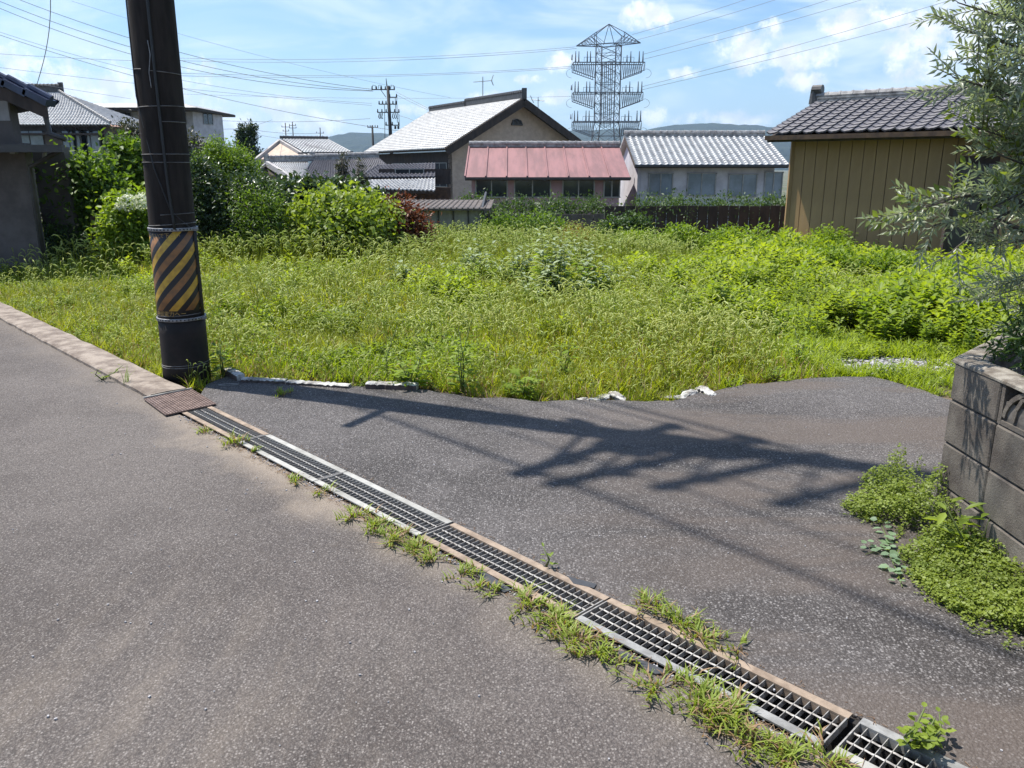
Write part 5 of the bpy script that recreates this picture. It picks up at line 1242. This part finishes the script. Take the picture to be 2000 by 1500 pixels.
spire(703, 320, 362, 30, 13, 'bare looking dark conifer in front of the tiled wing, right one', 'conifer', 'greyleaf', 700)
for k, (px, Y, w, h) in enumerate([(30, 140, 70, 16), (300, 150, 80, 14), (440, 160, 60, 10), (130, 130, 60, 14)]): pass
# right of centre
bush('round_hedge', 'clipped dark green hedge in front of the grey fence', 'hedge', 20.5, [(985, 455, 42, 26), (1050, 450, 44, 24), (1080, 462, 24, 18)], 6500, .07, 'mid', .55, LEAF6, 31)
bush('orange_bush', 'small round orange brown bush at the far edge of the lot', 'shrub', 19.3, [(1118, 478, 32, 20)], 2600, .05, 'orangeb', .5, LEAF4, 32, woody=False)
bush('small_leafy_shrub', 'dark leafy shrub right of the round orange bush', 'shrub', 20, [(1205, 455, 28, 22), (1240, 447, 26, 18)], 3000, .08, 'weeddark', .55, LEAF6, 33)
bush('back_hedge', 'long dark green hedge below the mauve walled house', 'hedge', 25, [(930, 410, 40, 22), (1000, 415, 50, 20), (1080, 412, 50, 22), (1160, 415, 40, 20), (1300, 408, 70, 20), (1420, 412, 70, 22), (1510, 415, 50, 22)], 12000, .09, 'weeddark', .5, LEAF4, 34)
for k, (px, py, rx, ry, Y, sd) in enumerate([(1480, 500, 50, 42, 17.5, 41), (1420, 515, 36, 34, 16.5, 42), (1550, 520, 44, 30, 15.5, 43), (1330, 470, 34, 20, 19, 44), (1420, 470, 40, 16, 20, 45), (1620, 525, 50, 28, 14.6, 46), (1740, 530, 46, 22, 14.2, 47), (1860, 560, 46, 26, 11.5, 48), (1620, 480, 34, 20, 18, 49), (1240, 480, 40, 18, 18.6, 50)]):
    lab = ['tall leafy weed clump in front of the barn corner', 'darker leafy weed clump left of the tall clump', 'spreading weed clump below the barn corner', 'pale weed clump at the back under the dark hedge', 'low weed clump by the brown fence', 'weed clump in front of the barn boards', 'bright weed clump below the middle barn boards', 'weed clump beside the olive branches', 'weeds topped with seed heads against the barn left boards', 'feathery pale weed clump behind the bare patch'][k]
    bush('weed_clump', lab, 'weed', Y, [(px, py, rx, ry), (px + rx * .5, py + ry * .4, rx * .6, ry * .6), (px - rx * .6, py + ry * .4, rx * .6, ry * .6)], 3600, .075, 'weed', .5, LEAF6, sd, clump=14, spread=.10, woody=False, group='leafy weed clumps at the back of the lot')

# single tall weeds
def weed(name, label, base, h, nl, size, seed, top='weedsunlit', low='weed', lean=0, tmpl=LEAF6, group=None, ns=3, spread=.12, asp=.5):
    r = np.random.default_rng(seed); base = Vector(base); root = thing(name, label, 'weed', base, 0, group); P_ = {'l': [], 't': []}
    mb = MB()
    for s_ in range(ns):
        topp = Vector((r.normal() * spread, r.normal() * spread, h * r.uniform(.75, 1.0) if s_ else h)); mid_ = topp * .5 + Vector((r.normal() * .02, r.normal() * .02, 0)); mb.tube([(0, 0, 0), mid_, topp], [.006, .004, .002], 5)
        for k in range(nl):
            t = .12 + .88 * (k + .5) / nl; p = (mid_ * (t * 2)) if t < .5 else mid_.lerp(topp, t * 2 - 1); a = k * 2.399 + s_ * 1.3 + r.normal() * .2; el = .45 - .5 * r.random() + (.5 if t > .92 else 0) - (.35 if t > .75 else 0)
            d = np.array((math.cos(a), math.sin(a), el)); st_ = size * .25
            P_['t' if t > .72 else 'l'].append((np.array(p[:]) + d * st_, d, (-math.cos(a) * el, -math.sin(a) * el, 1), size * r.uniform(.75, 1.2) * (1.1 - .45 * t)))
    mb.build('stem', 'stem', root, True)
    for key, nm, mt in (('l', 'leaves', low), ('t', 'top_leaves', top)):
        q = P_[key]
        if not q: continue
        L = np.array([i[3] for i in q]); V, F = scatter(tmpl, np.array([i[0] for i in q]), np.array([i[1] for i in q], float), np.array([i[2] for i in q], float), L * asp, L); link(nm, arrmesh(nm, V, F, mt), root)
    return root
GW = 'tall pale topped weeds in the middle of the lot'
places = ['leftmost of the pale topped weeds', 'second pale topped weed from the left', 'short pale topped weed left of the dark clump', 'pale topped weed above the dark clump', 'tallest pale topped weed, pointed tip', 'pale topped weed right of the tallest one', 'broad pale topped weed with the darkest base', 'pale topped weed beside the bare patch', 'pale weed in front of the bare patch', 'low pale weed right of the dark base', 'pale weed at the left rim of the clump', 'pale topped weed standing behind the bare patch', 'small pale weed far left of the clump', 'grey green weed low at the front of the clump']
for k, (px, pt, pb) in enumerate([(925, 500, 560), (955, 508, 565), (985, 525, 580), (1012, 512, 585), (1060, 492, 600), (1098, 508, 600), (1078, 530, 610), (1150, 520, 585), (1168, 545, 590), (1130, 560, 605), (905, 520, 560), (1137, 487, 530), (790, 540, 570), (1050, 560, 615)]):
    b = P(px, pb, -.2); b.z = zf(b.x, b.y); h = at(px, pt, b.y).z - b.z
    weed('pale_weed', places[k], b, max(.45, h * 1.5), 24, .15, 100 + k, group=GW, low='weed' if k % 3 else 'weeddark', spread=.17, ns=7, asp=.55)
fr_places = ['leafy weed by the white edging right of the pole', 'tall single stemmed weed with tuft leaves above the second white block', 'leafy plant left of the star leaved plant at the lane edge', 'dark upright weed at the lane edge', 'star leaved plant drooping at the lane edge', 'narrow upright weed far right near the gravel', 'small leafy weed by the white fragments', 'low weed on the lane edge before the gravel', 'reddish stemmed weed in the middle of the grass', 'small plant on the gravel edge']
for k, (px, pt, pb, nl, sz, ns, tm) in enumerate([(435, 672, 742, 12, .11, 4, LEAF6), (757, 635, 752, 16, .055, 1, LEAF4), (800, 690, 765, 14, .12, 4, LEAF6), (905, 640, 772, 18, .10, 3, LEAF6), (1020, 725, 780, 9, .13, 3, PALM), (1555, 640, 720, 16, .09, 3, LEAF4), (1100, 660, 740, 12, .09, 3, LEAF6), (1510, 720, 748, 8, .07, 3, LEAF6), (1395, 640, 720, 14, .07, 2, LEAF4), (1725, 700, 742, 9, .07, 3, LEAF6)]):
    b = P(px, pb, -.04); b.z = -.05; h = at(px, pt, b.y).z - b.z
    weed('lot_weed', fr_places[k], b, max(.15, h), nl, sz, 200 + k, top='weed', low='weed', tmpl=tm, group='individual weeds along the near side of the lot', ns=ns, spread=.05, asp=.95 if tm is PALM else .45)

# ---- grass along the drain: crabgrass tufts
def crab(seed, n, rad, h, w=.006):
    r = random.Random(seed); mb = MB()
    for i in range(n):
        a = r.uniform(0, 6.28); L = rad * r.uniform(.4, 1.0); p = Vector((r.gauss(0, rad * .12), r.gauss(0, rad * .12), .003)); d = Vector((math.cos(a), math.sin(a), 0)); ptz = [p]
        for k in range(1, 6): 
            t = k / 5; d = (d + Vector((r.gauss(0, .18), r.gauss(0, .18), 0))).normalized(); ptz.append(ptz[-1] + d * L / 5 + Vector((0, 0, h * (.35 - .55 * t) * r.uniform(.2, 1))))
        for q in ptz: q.z = max(.003, q.z)
        mb.tube(ptz, [.0016] * 5 + [.0008], 3, 2 if r.random() < .5 else 1, cap=False)
        for q in ptz[1:]:
            for s_ in range(2 if r.random() < .6 else 1):
                blade(mb, q, math.atan2(d.y, d.x) + r.uniform(-1.5, 1.5), r.uniform(.016, .045) * (1 + h * 5), r.uniform(.3, 1.5), w * r.uniform(.6, 1.5), 3, 0 if r.random() < .8 else 1)
    return mb
MAT['crab'] = leafmat('crabgrass blade', (.15, .22, .025), (.32, .37, .08), .42)
MAT['crabstem'] = leafmat('crabgrass stem', (.22, .13, .06), (.16, .17, .05), .2)
GC = 'crabgrass tufts along the drain'
def tuft(px, py, seed, n, rad, h, label, name='crabgrass_tuft', group=GC, w=.007, ctr=False):
    b = P(px, py); mb = crab(seed, max(4, int(n * .72)), rad, h, w); o = mb.build(name, ['crab', 'straw', 'crabstem'], None, False, loc=b, label=label, category='grass')
    if group: o['group'] = group
    return o
T = [(452, 868, 14, .13, .10, 'crabgrass with upright blades beside the second grate'), (575, 945, 10, .10, .04, 'half dry crabgrass on the road before the pale grates'), (620, 965, 7, .08, .03, 'small dry crabgrass wisp by the road crack'),
     (690, 1012, 16, .10, .05, 'start of the dense grass strip, upper end'), (730, 1032, 22, .11, .05, 'dense grass strip, second clump'), (770, 1055, 24, .12, .05, 'dense grass strip, middle clump'), (815, 1078, 24, .11, .05, 'dense grass strip, fourth clump'), (845, 1097, 14, .09, .05, 'lower end of the dense grass strip'),
     (905, 1128, 12, .09, .04, 'tiny isolated crabgrass below the dense strip'), (960, 1160, 8, .09, .03, 'thin trailing crabgrass over the pale flange'), (1030, 1185, 26, .12, .05, 'crabgrass clump left of the grate, upper'), (1085, 1220, 30, .13, .06, 'crabgrass clump left of the grate, middle'), (1130, 1255, 28, .13, .05, 'crabgrass clump left of the grate with reddish stems'), (1165, 1280, 18, .09, .05, 'lower end of the middle crabgrass clump'),
     (1270, 1190, 18, .12, .07, 'crabgrass growing over the brown flange on the lane side'), (1325, 1222, 22, .13, .07, 'crabgrass on the lane side, middle clump'), (1370, 1250, 14, .10, .04, 'lower crabgrass clump on the lane side'), (1450, 1275, 7, .14, .05, 'single crabgrass runner reaching over the lane'),
     (1290, 1345, 16, .15, .05, 'sprawling crabgrass runners left of the big tuft'), (1370, 1385, 34, .13, .10, 'big bright crabgrass tuft covering the flange'), (1420, 1410, 36, .13, .09, 'big bright crabgrass tuft, densest part'), (1475, 1455, 26, .14, .06, 'reddish crabgrass in front of the big tuft'), (1530, 1490, 22, .14, .06, 'crabgrass at the bottom edge of the photo'), (1620, 1500, 16, .12, .05, 'crabgrass trailing between the last two grates'),
     (400, 846, 7, .07, .03, 'tiny pinkish crabgrass by the checker plate'), (548, 772, 16, .11, .04, 'small grass tuft in the shadow of the pole'), (490, 885, 5, .05, .02, 'little dry sprig on the road edge'), (935, 1145, 8, .07, .03, 'short crabgrass sprig by the rusted flange'), (1220, 1300, 8, .10, .03, 'thin runner over the black rubber strip')]
for i, (px, py, n, rad, h, lb) in enumerate(T): tuft(px, py, 300 + i, n, rad * .9, h, lb)
# dry litter along the crack
r = np.random.default_rng(77); mb = MB()
for i in range(900):
    s = r.uniform(-2.4, 2.6); t = -.245 + r.normal() * .022; p = st(s, t, .004); a = r.uniform(0, 6.28); mb.bar(p, p + Vector((math.cos(a), math.sin(a), r.uniform(0, .2))) * r.uniform(.008, .035), .0012, .0012)
for i in range(200):
    s = r.uniform(-2.4, 2.6); t = .018 + abs(r.normal()) * .012; p = st(s, t, .005); a = r.uniform(0, 6.28); mb.bar(p, p + Vector((math.cos(a), math.sin(a), .05)) * r.uniform(.006, .02), .0012, .0012)
mb.build('dry_grass_litter', 'straw', kind='stuff')
mb = MB()
for i in range(500):
    s = r.uniform(-2.6, 3.0); t = -.236 + r.normal() * .012; p = st(s, t, .002); q = r.uniform(.002, .007); mb.box(p, (q, q * 1.3, q), Matrix.Rotation(r.uniform(0, 3), 3, 'Z'))
mb.build('grit', 'gravel', kind='stuff')
# seedlings
weed('seedling', 'small upright green seedling beside the brown flange', P(1066, 1108, 0), .09, 7, .035, 401, top='weed', spread=.012, ns=1)
weed('yellow_weed', 'little yellow green weed in the road joint at the kerb', P(200, 742, 0), .10, 9, .035, 402, top='bright', low='bright', spread=.06, ns=3)
weed('clover_plant', 'bright leafy clover like plant on the white flange at bottom right', P(1785, 1462, 0), .10, 12, .034, 403, top='bright', low='bright', spread=.06, ns=6, asp=.8)
b = P(246, 752, .01); mb = MB()
for i in range(9): blade(mb, Vector((random.uniform(-.02, .02), random.uniform(-.02, .02), 0)), random.uniform(0, 6.28), random.uniform(.1, .2), random.uniform(.2, .9), .005, 5)
mb.build('grass_sprig', 'mid', None, False, loc=b, label='thin dark grass blades growing from the joint at the kerb', category='grass')
weed('leafy_weed', 'big pale leaved weed growing against the block wall', P(1908, 1100, .0), .33, 11, .12, 404, top='bright', low='bright', spread=.05, ns=2, asp=.36)
# creeping vine
r = np.random.default_rng(9); vp = [P(1722, 1030), P(1735, 1062), P(1738, 1090), P(1752, 1120), P(1762, 1150)]; v2 = [P(1735, 1075), P(1712, 1078), P(1690, 1086)]
pos = []; mb = MB()
root = thing('creeping_vine', 'creeping vine with round pale green leaves on the lane', 'vine', vp[0])
for path in (vp, v2):
    mb.tube([p + Vector((0, 0, .008)) for p in path], .0025, 4)
    for a, b in zip(path, path[1:]):
        for k in range(6): p = a.lerp(b, k / 6); pos.append((p.x + r.normal() * .028, p.y + r.normal() * .02, .016 + abs(r.normal()) * .012))
part(mb, 'stem', 'stem', root); pos = np.array(pos); n = len(pos); L = .042 * (.6 + .6 * r.random(n))
V, F = scatter(LEAF6, pos, np.concatenate([r.normal(size=(n, 2)), r.normal(size=(n, 1)) * .15], 1), np.array([[0, 0, 1.0]] * n) + r.normal(size=(n, 3)) * .15, L * .95, L)
leafV = V - np.array(vp[0]); me = arrmesh('leaf', leafV[:6 * n], F, 'vine')
bpy.data.meshes.remove(me)
for i in range(n): link('leaf', arrmesh('leaf', leafV[i * 6:(i + 1) * 6], LEAF6[1], 'vine'), root)

# ground cover at the foot of the wall
def in_poly(x, y, poly):
    c = False; j = len(poly) - 1
    for i in range(len(poly)):
        if (poly[i][1] > y) != (poly[j][1] > y) and x < (poly[j][0] - poly[i][0]) * (y - poly[i][1]) / (poly[j][1] - poly[i][1]) + poly[i][0]: c = not c
        j = i
    return c
def cover(name, label_poly, n, seed, hmax):
    r = np.random.default_rng(seed); poly = [(P(*q).x, P(*q).y) for q in label_poly]; xs = [p[0] for p in poly]; ys = [p[1] for p in poly]; pos = []
    while len(pos) < n:
        x = r.uniform(min(xs), max(xs)); y = r.uniform(min(ys), max(ys)); jx = x + .09 * nz(x, y, 7) + .05 * nz(x, y, 25); jy = y + .10 * nz(x, y, 6, 4) + .05 * nz(x, y, 22, 4) + r.normal() * .012
        if x > WX: continue
        if not in_poly(jx, jy, poly): continue
        if r.random() > .35 + .9 * max(0, nz(x, y, 13, 7) + .25) + .3 * max(0, 1 - (WX - x) / .5): continue
        wall = max(0, 1 - (WX - x) / .45); h = hmax * (wall ** 1.3) * (.6 + .8 * abs(nz(x, y, 9, 1))) + .02
        pos.append((x, y, .004 + h * r.random() ** .6))
    pos = np.array(pos); L = .0115 * (.5 + .9 * r.random(n)); nr_ = r.normal(size=(n, 3)) * .45 + np.array([-.3, -.1, 1.0]); fw = r.normal(size=(n, 3)); fw[:, 2] *= .4
    V, F = scatter(LEAF6, pos, fw, nr_, L * .9, L); parts = [(V, F, 0)]; mbr = MB(); ps = []
    for i in range(90):
        a = r.integers(0, len(poly)); t = r.random(); p0 = np.array(poly[a]) * (1 - t) + np.array(poly[(a + 1) % len(poly)]) * t; ang = r.uniform(2.2, 4.6); q = Vector((p0[0] + .05, p0[1], .012))
        if q.x > WX - .03: continue
        for k in range(int(r.integers(4, 13))):
            ang += r.normal() * .4; q2 = q + Vector((math.cos(ang) * .014, math.sin(ang) * .014, r.normal() * .002)); q2.z = max(.005, q2.z); mbr.bar(q, q2, .0014, .0014); q = q2
            for e_ in range(2): ps.append((q.x + r.normal() * .005, q.y + r.normal() * .005, q.z + .004))
    ps = np.array(ps); m_ = len(ps); L2 = .010 * (.5 + .8 * r.random(m_)); parts.append((*scatter(LEAF6, ps, r.normal(size=(m_, 3)) * [1, 1, .3], np.array([0, 0, 1.0]) + r.normal(size=(m_, 3)) * .3, L2, L2), 0)); parts.append((*tri(mbr), 1))
    V, F, mi_ = join(parts); link(name, arrmesh(name, V, F, ['cover', 'stem'], mi_), kind='stuff')
cover('ground_cover', [(1832, 868), (1800, 900), (1775, 935), (1735, 955), (1690, 968), (1650, 985), (1655, 1005), (1700, 1018), (1740, 1035), (1790, 1045), (1830, 1058), (1880, 1060), (1850, 1010), (1840, 940)], 8000, 71, .26)
cover('ground_cover', [(1845, 1050), (1800, 1075), (1775, 1100), (1780, 1130), (1810, 1165), (1850, 1195), (1900, 1225), (1960, 1248), (2050, 1290), (2150, 1330), (2150, 1150), (2000, 1100), (1900, 1060)], 15000, 72, .16)

# edging stones, bits and pieces at the lane edge
def edging(pa, pb, w, h, seed, label, z0=-.06, notch=0):
    a, b = P(*pa), P(*pb); root = thing('edging_block', label, 'edging stone', (a + b) / 2, 0); n = 22; mb = MB(); d = (b - a).normalized(); s_ = Vector((-d.y, d.x, 0)); mi = []
    for i in range(n + 1):
        p = a.lerp(b, i / n); j = mnoise.noise(Vector((i * .6, seed, 0))) * .012; j2 = mnoise.noise(Vector((i * .9, seed, 5))) * .012
        for q, z in ((-s_ * (w / 2 + j), z0), (-s_ * (w / 2 + j), h + j2 - .008), (-s_ * (w / 2 - .012), h + j2), (s_ * (w / 2 - .012), h - j2), (s_ * (w / 2), z0)): mb.v.append(tuple(p + q + Vector((0, 0, z))))
    for i in range(n):
        for j in range(4): mb.f.append((i * 5 + j, (i + 1) * 5 + j, (i + 1) * 5 + j + 1, i * 5 + j + 1)); mb.m.append(1 if j == 0 else 0)
    for e in (0, n): mb.f.append(tuple(e * 5 + j for j in range(5))); mb.m.append(0)
    o = part(mb, 'stone', ['white', 'whitebrick_side'], root); return root
edging((446, 729), (472, 744), .075, .052, 1, 'broken white edging stump tilted beside the pole')
edging((475, 745), (560, 748), .07, .030, 2, 'long white painted edging stone right of the broken stump')
edging((563, 749), (684, 757), .07, .026, 3, 'white painted edging stone with dried red weeds on its front')
edging((717, 757), (816, 760), .085, .045, 4, 'separate white edging block standing proud of the lane')
for k, (px, py, s_, lb) in enumerate([(1155, 781, .05, 'flat white fragment at the lane edge'), (1178, 778, .06, 'second flat white fragment at the lane edge'), (1206, 775, .055, 'knobbly white stone at the lane edge'), (1325, 777, .05, 'low end of the perforated white rubble'), (1348, 771, .06, 'perforated white rubble with dark holes'), (1382, 768, .07, 'highest lump of the perforated white rubble')]):
    bm = bmesh.new(); bmesh.ops.create_icosphere(bm, subdivisions=3, radius=s_)
    for v in bm.verts: v.co *= 1 + .35 * mnoise.noise(v.co * 30 + Vector((k, 0, 0))); v.co.z *= .25 if k in (0, 1, 3) else .5; v.co.x *= 1.9; v.co.y *= .7
    me = bpy.data.meshes.new('rubble'); bm.to_mesh(me); bm.free(); me.materials.append(MAT['white']); o = link('rubble', me, None, P(px, py) + Vector((0, .04, -.008)), (0, 0, k), label=lb, category='rubble')
    if k in (4, 5):
        for dx in (-.03, .02):
            m2 = MB(); m2.tube([(dx, -s_ * .75, .012), (dx + .001, -s_ * .55, .014)], .012, 8); m2.build('hole', 'blackcable', o)
mb = MB(); c = P(447, 751, .008); mb.tube([c + Vector((.075 * math.cos(t) + .0, .022 * math.sin(t) + .01 * math.cos(t), 0)) for t in np.linspace(.3, 6.1, 24)], .0028, 5); mb.build('wire_loop', 'galv', None, True, label='small loop of bare wire lying in the pole shadow', category='wire')
for k, (pp, lb) in enumerate([([(1108, 1128), (1135, 1136), (1165, 1144), (1160, 1152), (1120, 1143)], 'small black rubber flap sticking out on the lane side of the grate'), ([(925, 1108), (960, 1128), (1000, 1155), (985, 1160), (935, 1130)], 'thin black rubber strip under the left flange'), ([(1182, 1262), (1225, 1280), (1310, 1318), (1280, 1320), (1200, 1284)], 'wider black rubber sheet beside the left flange')]):
    mb = MB(); q = [P(x, y) for x, y in pp]; mb.prism([(p.x, p.y) for p in q][::-1], .004, .008); mb.build('rubber_strip', 'rubber', None, label=lb, category='rubber strip')
# crushed stone on the right and in the bare patch
def stones(name, cx, cy, rx, ry, n, smin, smax, seed, z=None):
    r = np.random.default_rng(seed); bm = bmesh.new(); bmesh.ops.create_icosphere(bm, subdivisions=1, radius=1); tv = np.array([v.co[:] for v in bm.verts]); bm.verts.index_update(); tf = np.array([[v.index for v in f.verts] for f in bm.faces]); bm.free()
    ang = r.uniform(0, 6.28, n); rr = np.sqrt(r.random(n)); X = cx + rx * rr * np.cos(ang); Y = cy + ry * rr * np.sin(ang); S = smin + (smax - smin) * r.random(n) ** 2
    Z = np.array([zf(x, y) for x, y in zip(X, Y)]) + S * .3; nrm = unit(r.normal(size=(n, 3)))
    dv = tv[None] * (1 + .3 * r.normal(size=(n, len(tv), 1))) * S[:, None, None] * np.array([1.3, 1, .7]); V = dv + np.stack([X, Y, Z], 1)[:, None]
    F = tf[None] + (np.arange(n) * len(tv))[:, None, None]; link(name, arrmesh(name, V.reshape(-1, 3), F.reshape(-1, 3), 'gravel'), kind='stuff')
stones('gravel', 3.7, 6.75, 1.1, .6, 2600, .008, .022, 5)
stones('gravel', 1.15, 12.6, .8, .7, 500, .01, .03, 6)
# loose grit scattered on lane
r = np.random.default_rng(21); mb = MB()
for i in range(420):
    x, y = r.uniform(-3, 3.2), r.uniform(1.6, 5.8); q = r.uniform(.0015, .006); mb.box((x, y, .003), (q, q * 1.4, q), Matrix.Rotation(r.uniform(0, 3), 3, 'Z'))
mb.build('loose_grit', 'gravel', kind='stuff')

# ---- olive tree -----------------------------------------------------
r = np.random.default_rng(3); OB = Vector((3.25, 3.7, .5)); root = thing('olive_tree', 'silver green olive tree leaning out of the block planter on the right', 'tree', OB)
mb = MB(); mb.tube([OB, OB + Vector((-.05, 0, .6)), OB + Vector((.0, .1, 1.3)), OB + Vector((.1, .15, 2.2)), OB + Vector((.1, .2, 3.2))], [.06, .05, .04, .03, .015], 8); part(mb, 'trunk', 'bark', root, True)
tips = []   # (start px,py,Y  ->  end px,py,Y, number of twigs)
br = [((2080, 100, 3.9), (1862, 5, 3.7), 22), ((2080, 150, 3.9), (1880, 60, 3.7), 26), ((2080, 200, 3.9), (1885, 110, 3.8), 26), ((2060, 240, 3.9), (1830, 150, 3.6), 26), ((2080, 300, 3.8), (1895, 175, 3.7), 30), ((2080, 260, 4.1), (1900, 220, 3.9), 30),
      ((2060, 330, 3.8), (1880, 250, 3.7), 30), ((2080, 380, 3.8), (1915, 300, 3.7), 30), ((2080, 420, 3.9), (1930, 360, 3.8), 28), ((2080, 60, 4.1), (1930, -60, 3.9), 30), ((2080, 0, 4.1), (1960, 30, 3.9), 30), ((2100, 60, 3.8), (1975, 120, 3.6), 26),
      ((2080, 360, 3.7), (1900, 420, 3.5), 24), ((1960, 380, 3.6), (1770, 415, 3.4), 26), ((1950, 430, 3.7), (1800, 445, 3.5), 16), ((2000, 400, 3.8), (1840, 500, 3.6), 16), ((2080, 480, 3.8), (1930, 480, 3.6), 20), ((2080, 520, 3.8), (1915, 560, 3.7), 22),
      ((2080, 560, 3.9), (1870, 580, 3.9), 20), ((2080, 600, 3.9), (1925, 630, 3.8), 22), ((2080, 640, 3.8), (1960, 690, 3.6), 18), ((2080, 700, 3.6), (1975, 660, 3.5), 18), ((2090, 250, 4.3), (1990, 210, 4.2), 30), ((2100, 160, 4.3), (1995, 60, 4.2), 30), ((2100, 420, 4.2), (1990, 420, 4.1), 30), ((2100, 520, 4.2), (2000, 560, 4.0), 24), ((2100, 330, 4.3), (1985, 330, 4.2), 30)]
pos, fwd, nrm, LL = [], [], [], []; pos2, fwd2, nrm2, LL2 = [], [], [], []
mbb = MB()
for (a, b, nt_) in br:
    b = (b[0] + (30 if 100 < b[1] < 400 else (62 if b[1] > 530 else 8)), b[1], b[2]); A_, B_ = at(*a), at(*b); o_ = OB + Vector((0, .1, max(.3, min(3, A_.z - OB.z - .4)))); mbb.tube([o_, A_.lerp(o_, .3), A_, A_.lerp(B_, .5) + Vector((0, 0, .03)), B_], [.018, .014, .01, .006, .0025], 5)
    bd = (B_ - A_).normalized()
    nt_ = int(nt_ * (.66 if b[1] < 430 else .5))
    for k in range(nt_):
        t = (k + 1) / nt_; p0 = A_.lerp(B_, t) + Vector((0, 0, .03 * math.sin(t * 3))); d = (bd * r.uniform(.5, 1.2) + Vector((r.normal() * .5, r.normal() * .6, r.normal() * .5 + .18))).normalized(); L = r.uniform(.10, .26)
        if k == nt_ - 1: d = bd
        p1 = p0 + d * L; mbb.tube([p0, p1], [.0022, .0009], 3, cap=False)
        x_ = d.cross(Vector((r.normal(), r.normal(), r.normal()))).normalized(); y_ = d.cross(x_); nn = int(L / .016)
        for j in range(nn):
            q = p0.lerp(p1, (j + .6) / nn); ax = x_ if j % 2 else y_
            for s_ in (-1, 1):
                f = (d * r.uniform(.6, 1.2) + ax * s_ * r.uniform(.5, 1.1)).normalized(); young = (py_ := (a[1] + b[1]) / 2) and 200 < py_ < 400 and r.random() < .16
                tgt = (pos2, fwd2, nrm2, LL2) if young else (pos, fwd, nrm, LL)
                tgt[0].append(q[:]); tgt[1].append(f[:]); tgt[2].append((f.cross(ax) + Vector((r.normal() * .4, r.normal() * .4, .5)))[:]); tgt[3].append(r.uniform(.036, .062))
part(mbb, 'branches', 'bark', root)
ob = np.array(OB)
for ps, fw, nm_, ls, nme, mt in ((pos, fwd, nrm, LL, 'foliage', 'olive'), (pos2, fwd2, nrm2, LL2, 'young_foliage', 'oliveb')):
    ls = np.array(ls); V, F = scatter(LEAF4, np.array(ps), np.array(fw), np.array(nm_), ls * (.24 if mt == 'olive' else .45), ls); link(nme, arrmesh(nme, V - ob, F, mt), root)
print('olive leaves', len(pos))
# low plants inside the planter
bush('planter_shrub', 'dark narrow leaved plants inside the block planter below the olive', 'shrub', 3.3, [(2010, 690, 40, 30), (2050, 640, 50, 50), (1990, 650, 20, 16)], 900, .05, 'weeddark', .25, LEAF4, 88, woody=False, spread=.03, base=Vector((2.2, 3.3, .5)))

# ================================================================== haze
m, nt, out = newmat('air'); pv = N(nt, 'ShaderNodeVolumePrincipled', ins={'Density': .00012, 'Color': (.45, .70, 1.0, 1), 'Anisotropy': .25}); nt.links.new(pv.outputs[0], out.inputs['Volume'])
if True:
    mb = MB(); mb.box((0, 1500, 170), (10400, 9000, 360)); MAT['air'] = m; mb.build('haze', 'air', kind='stuff')
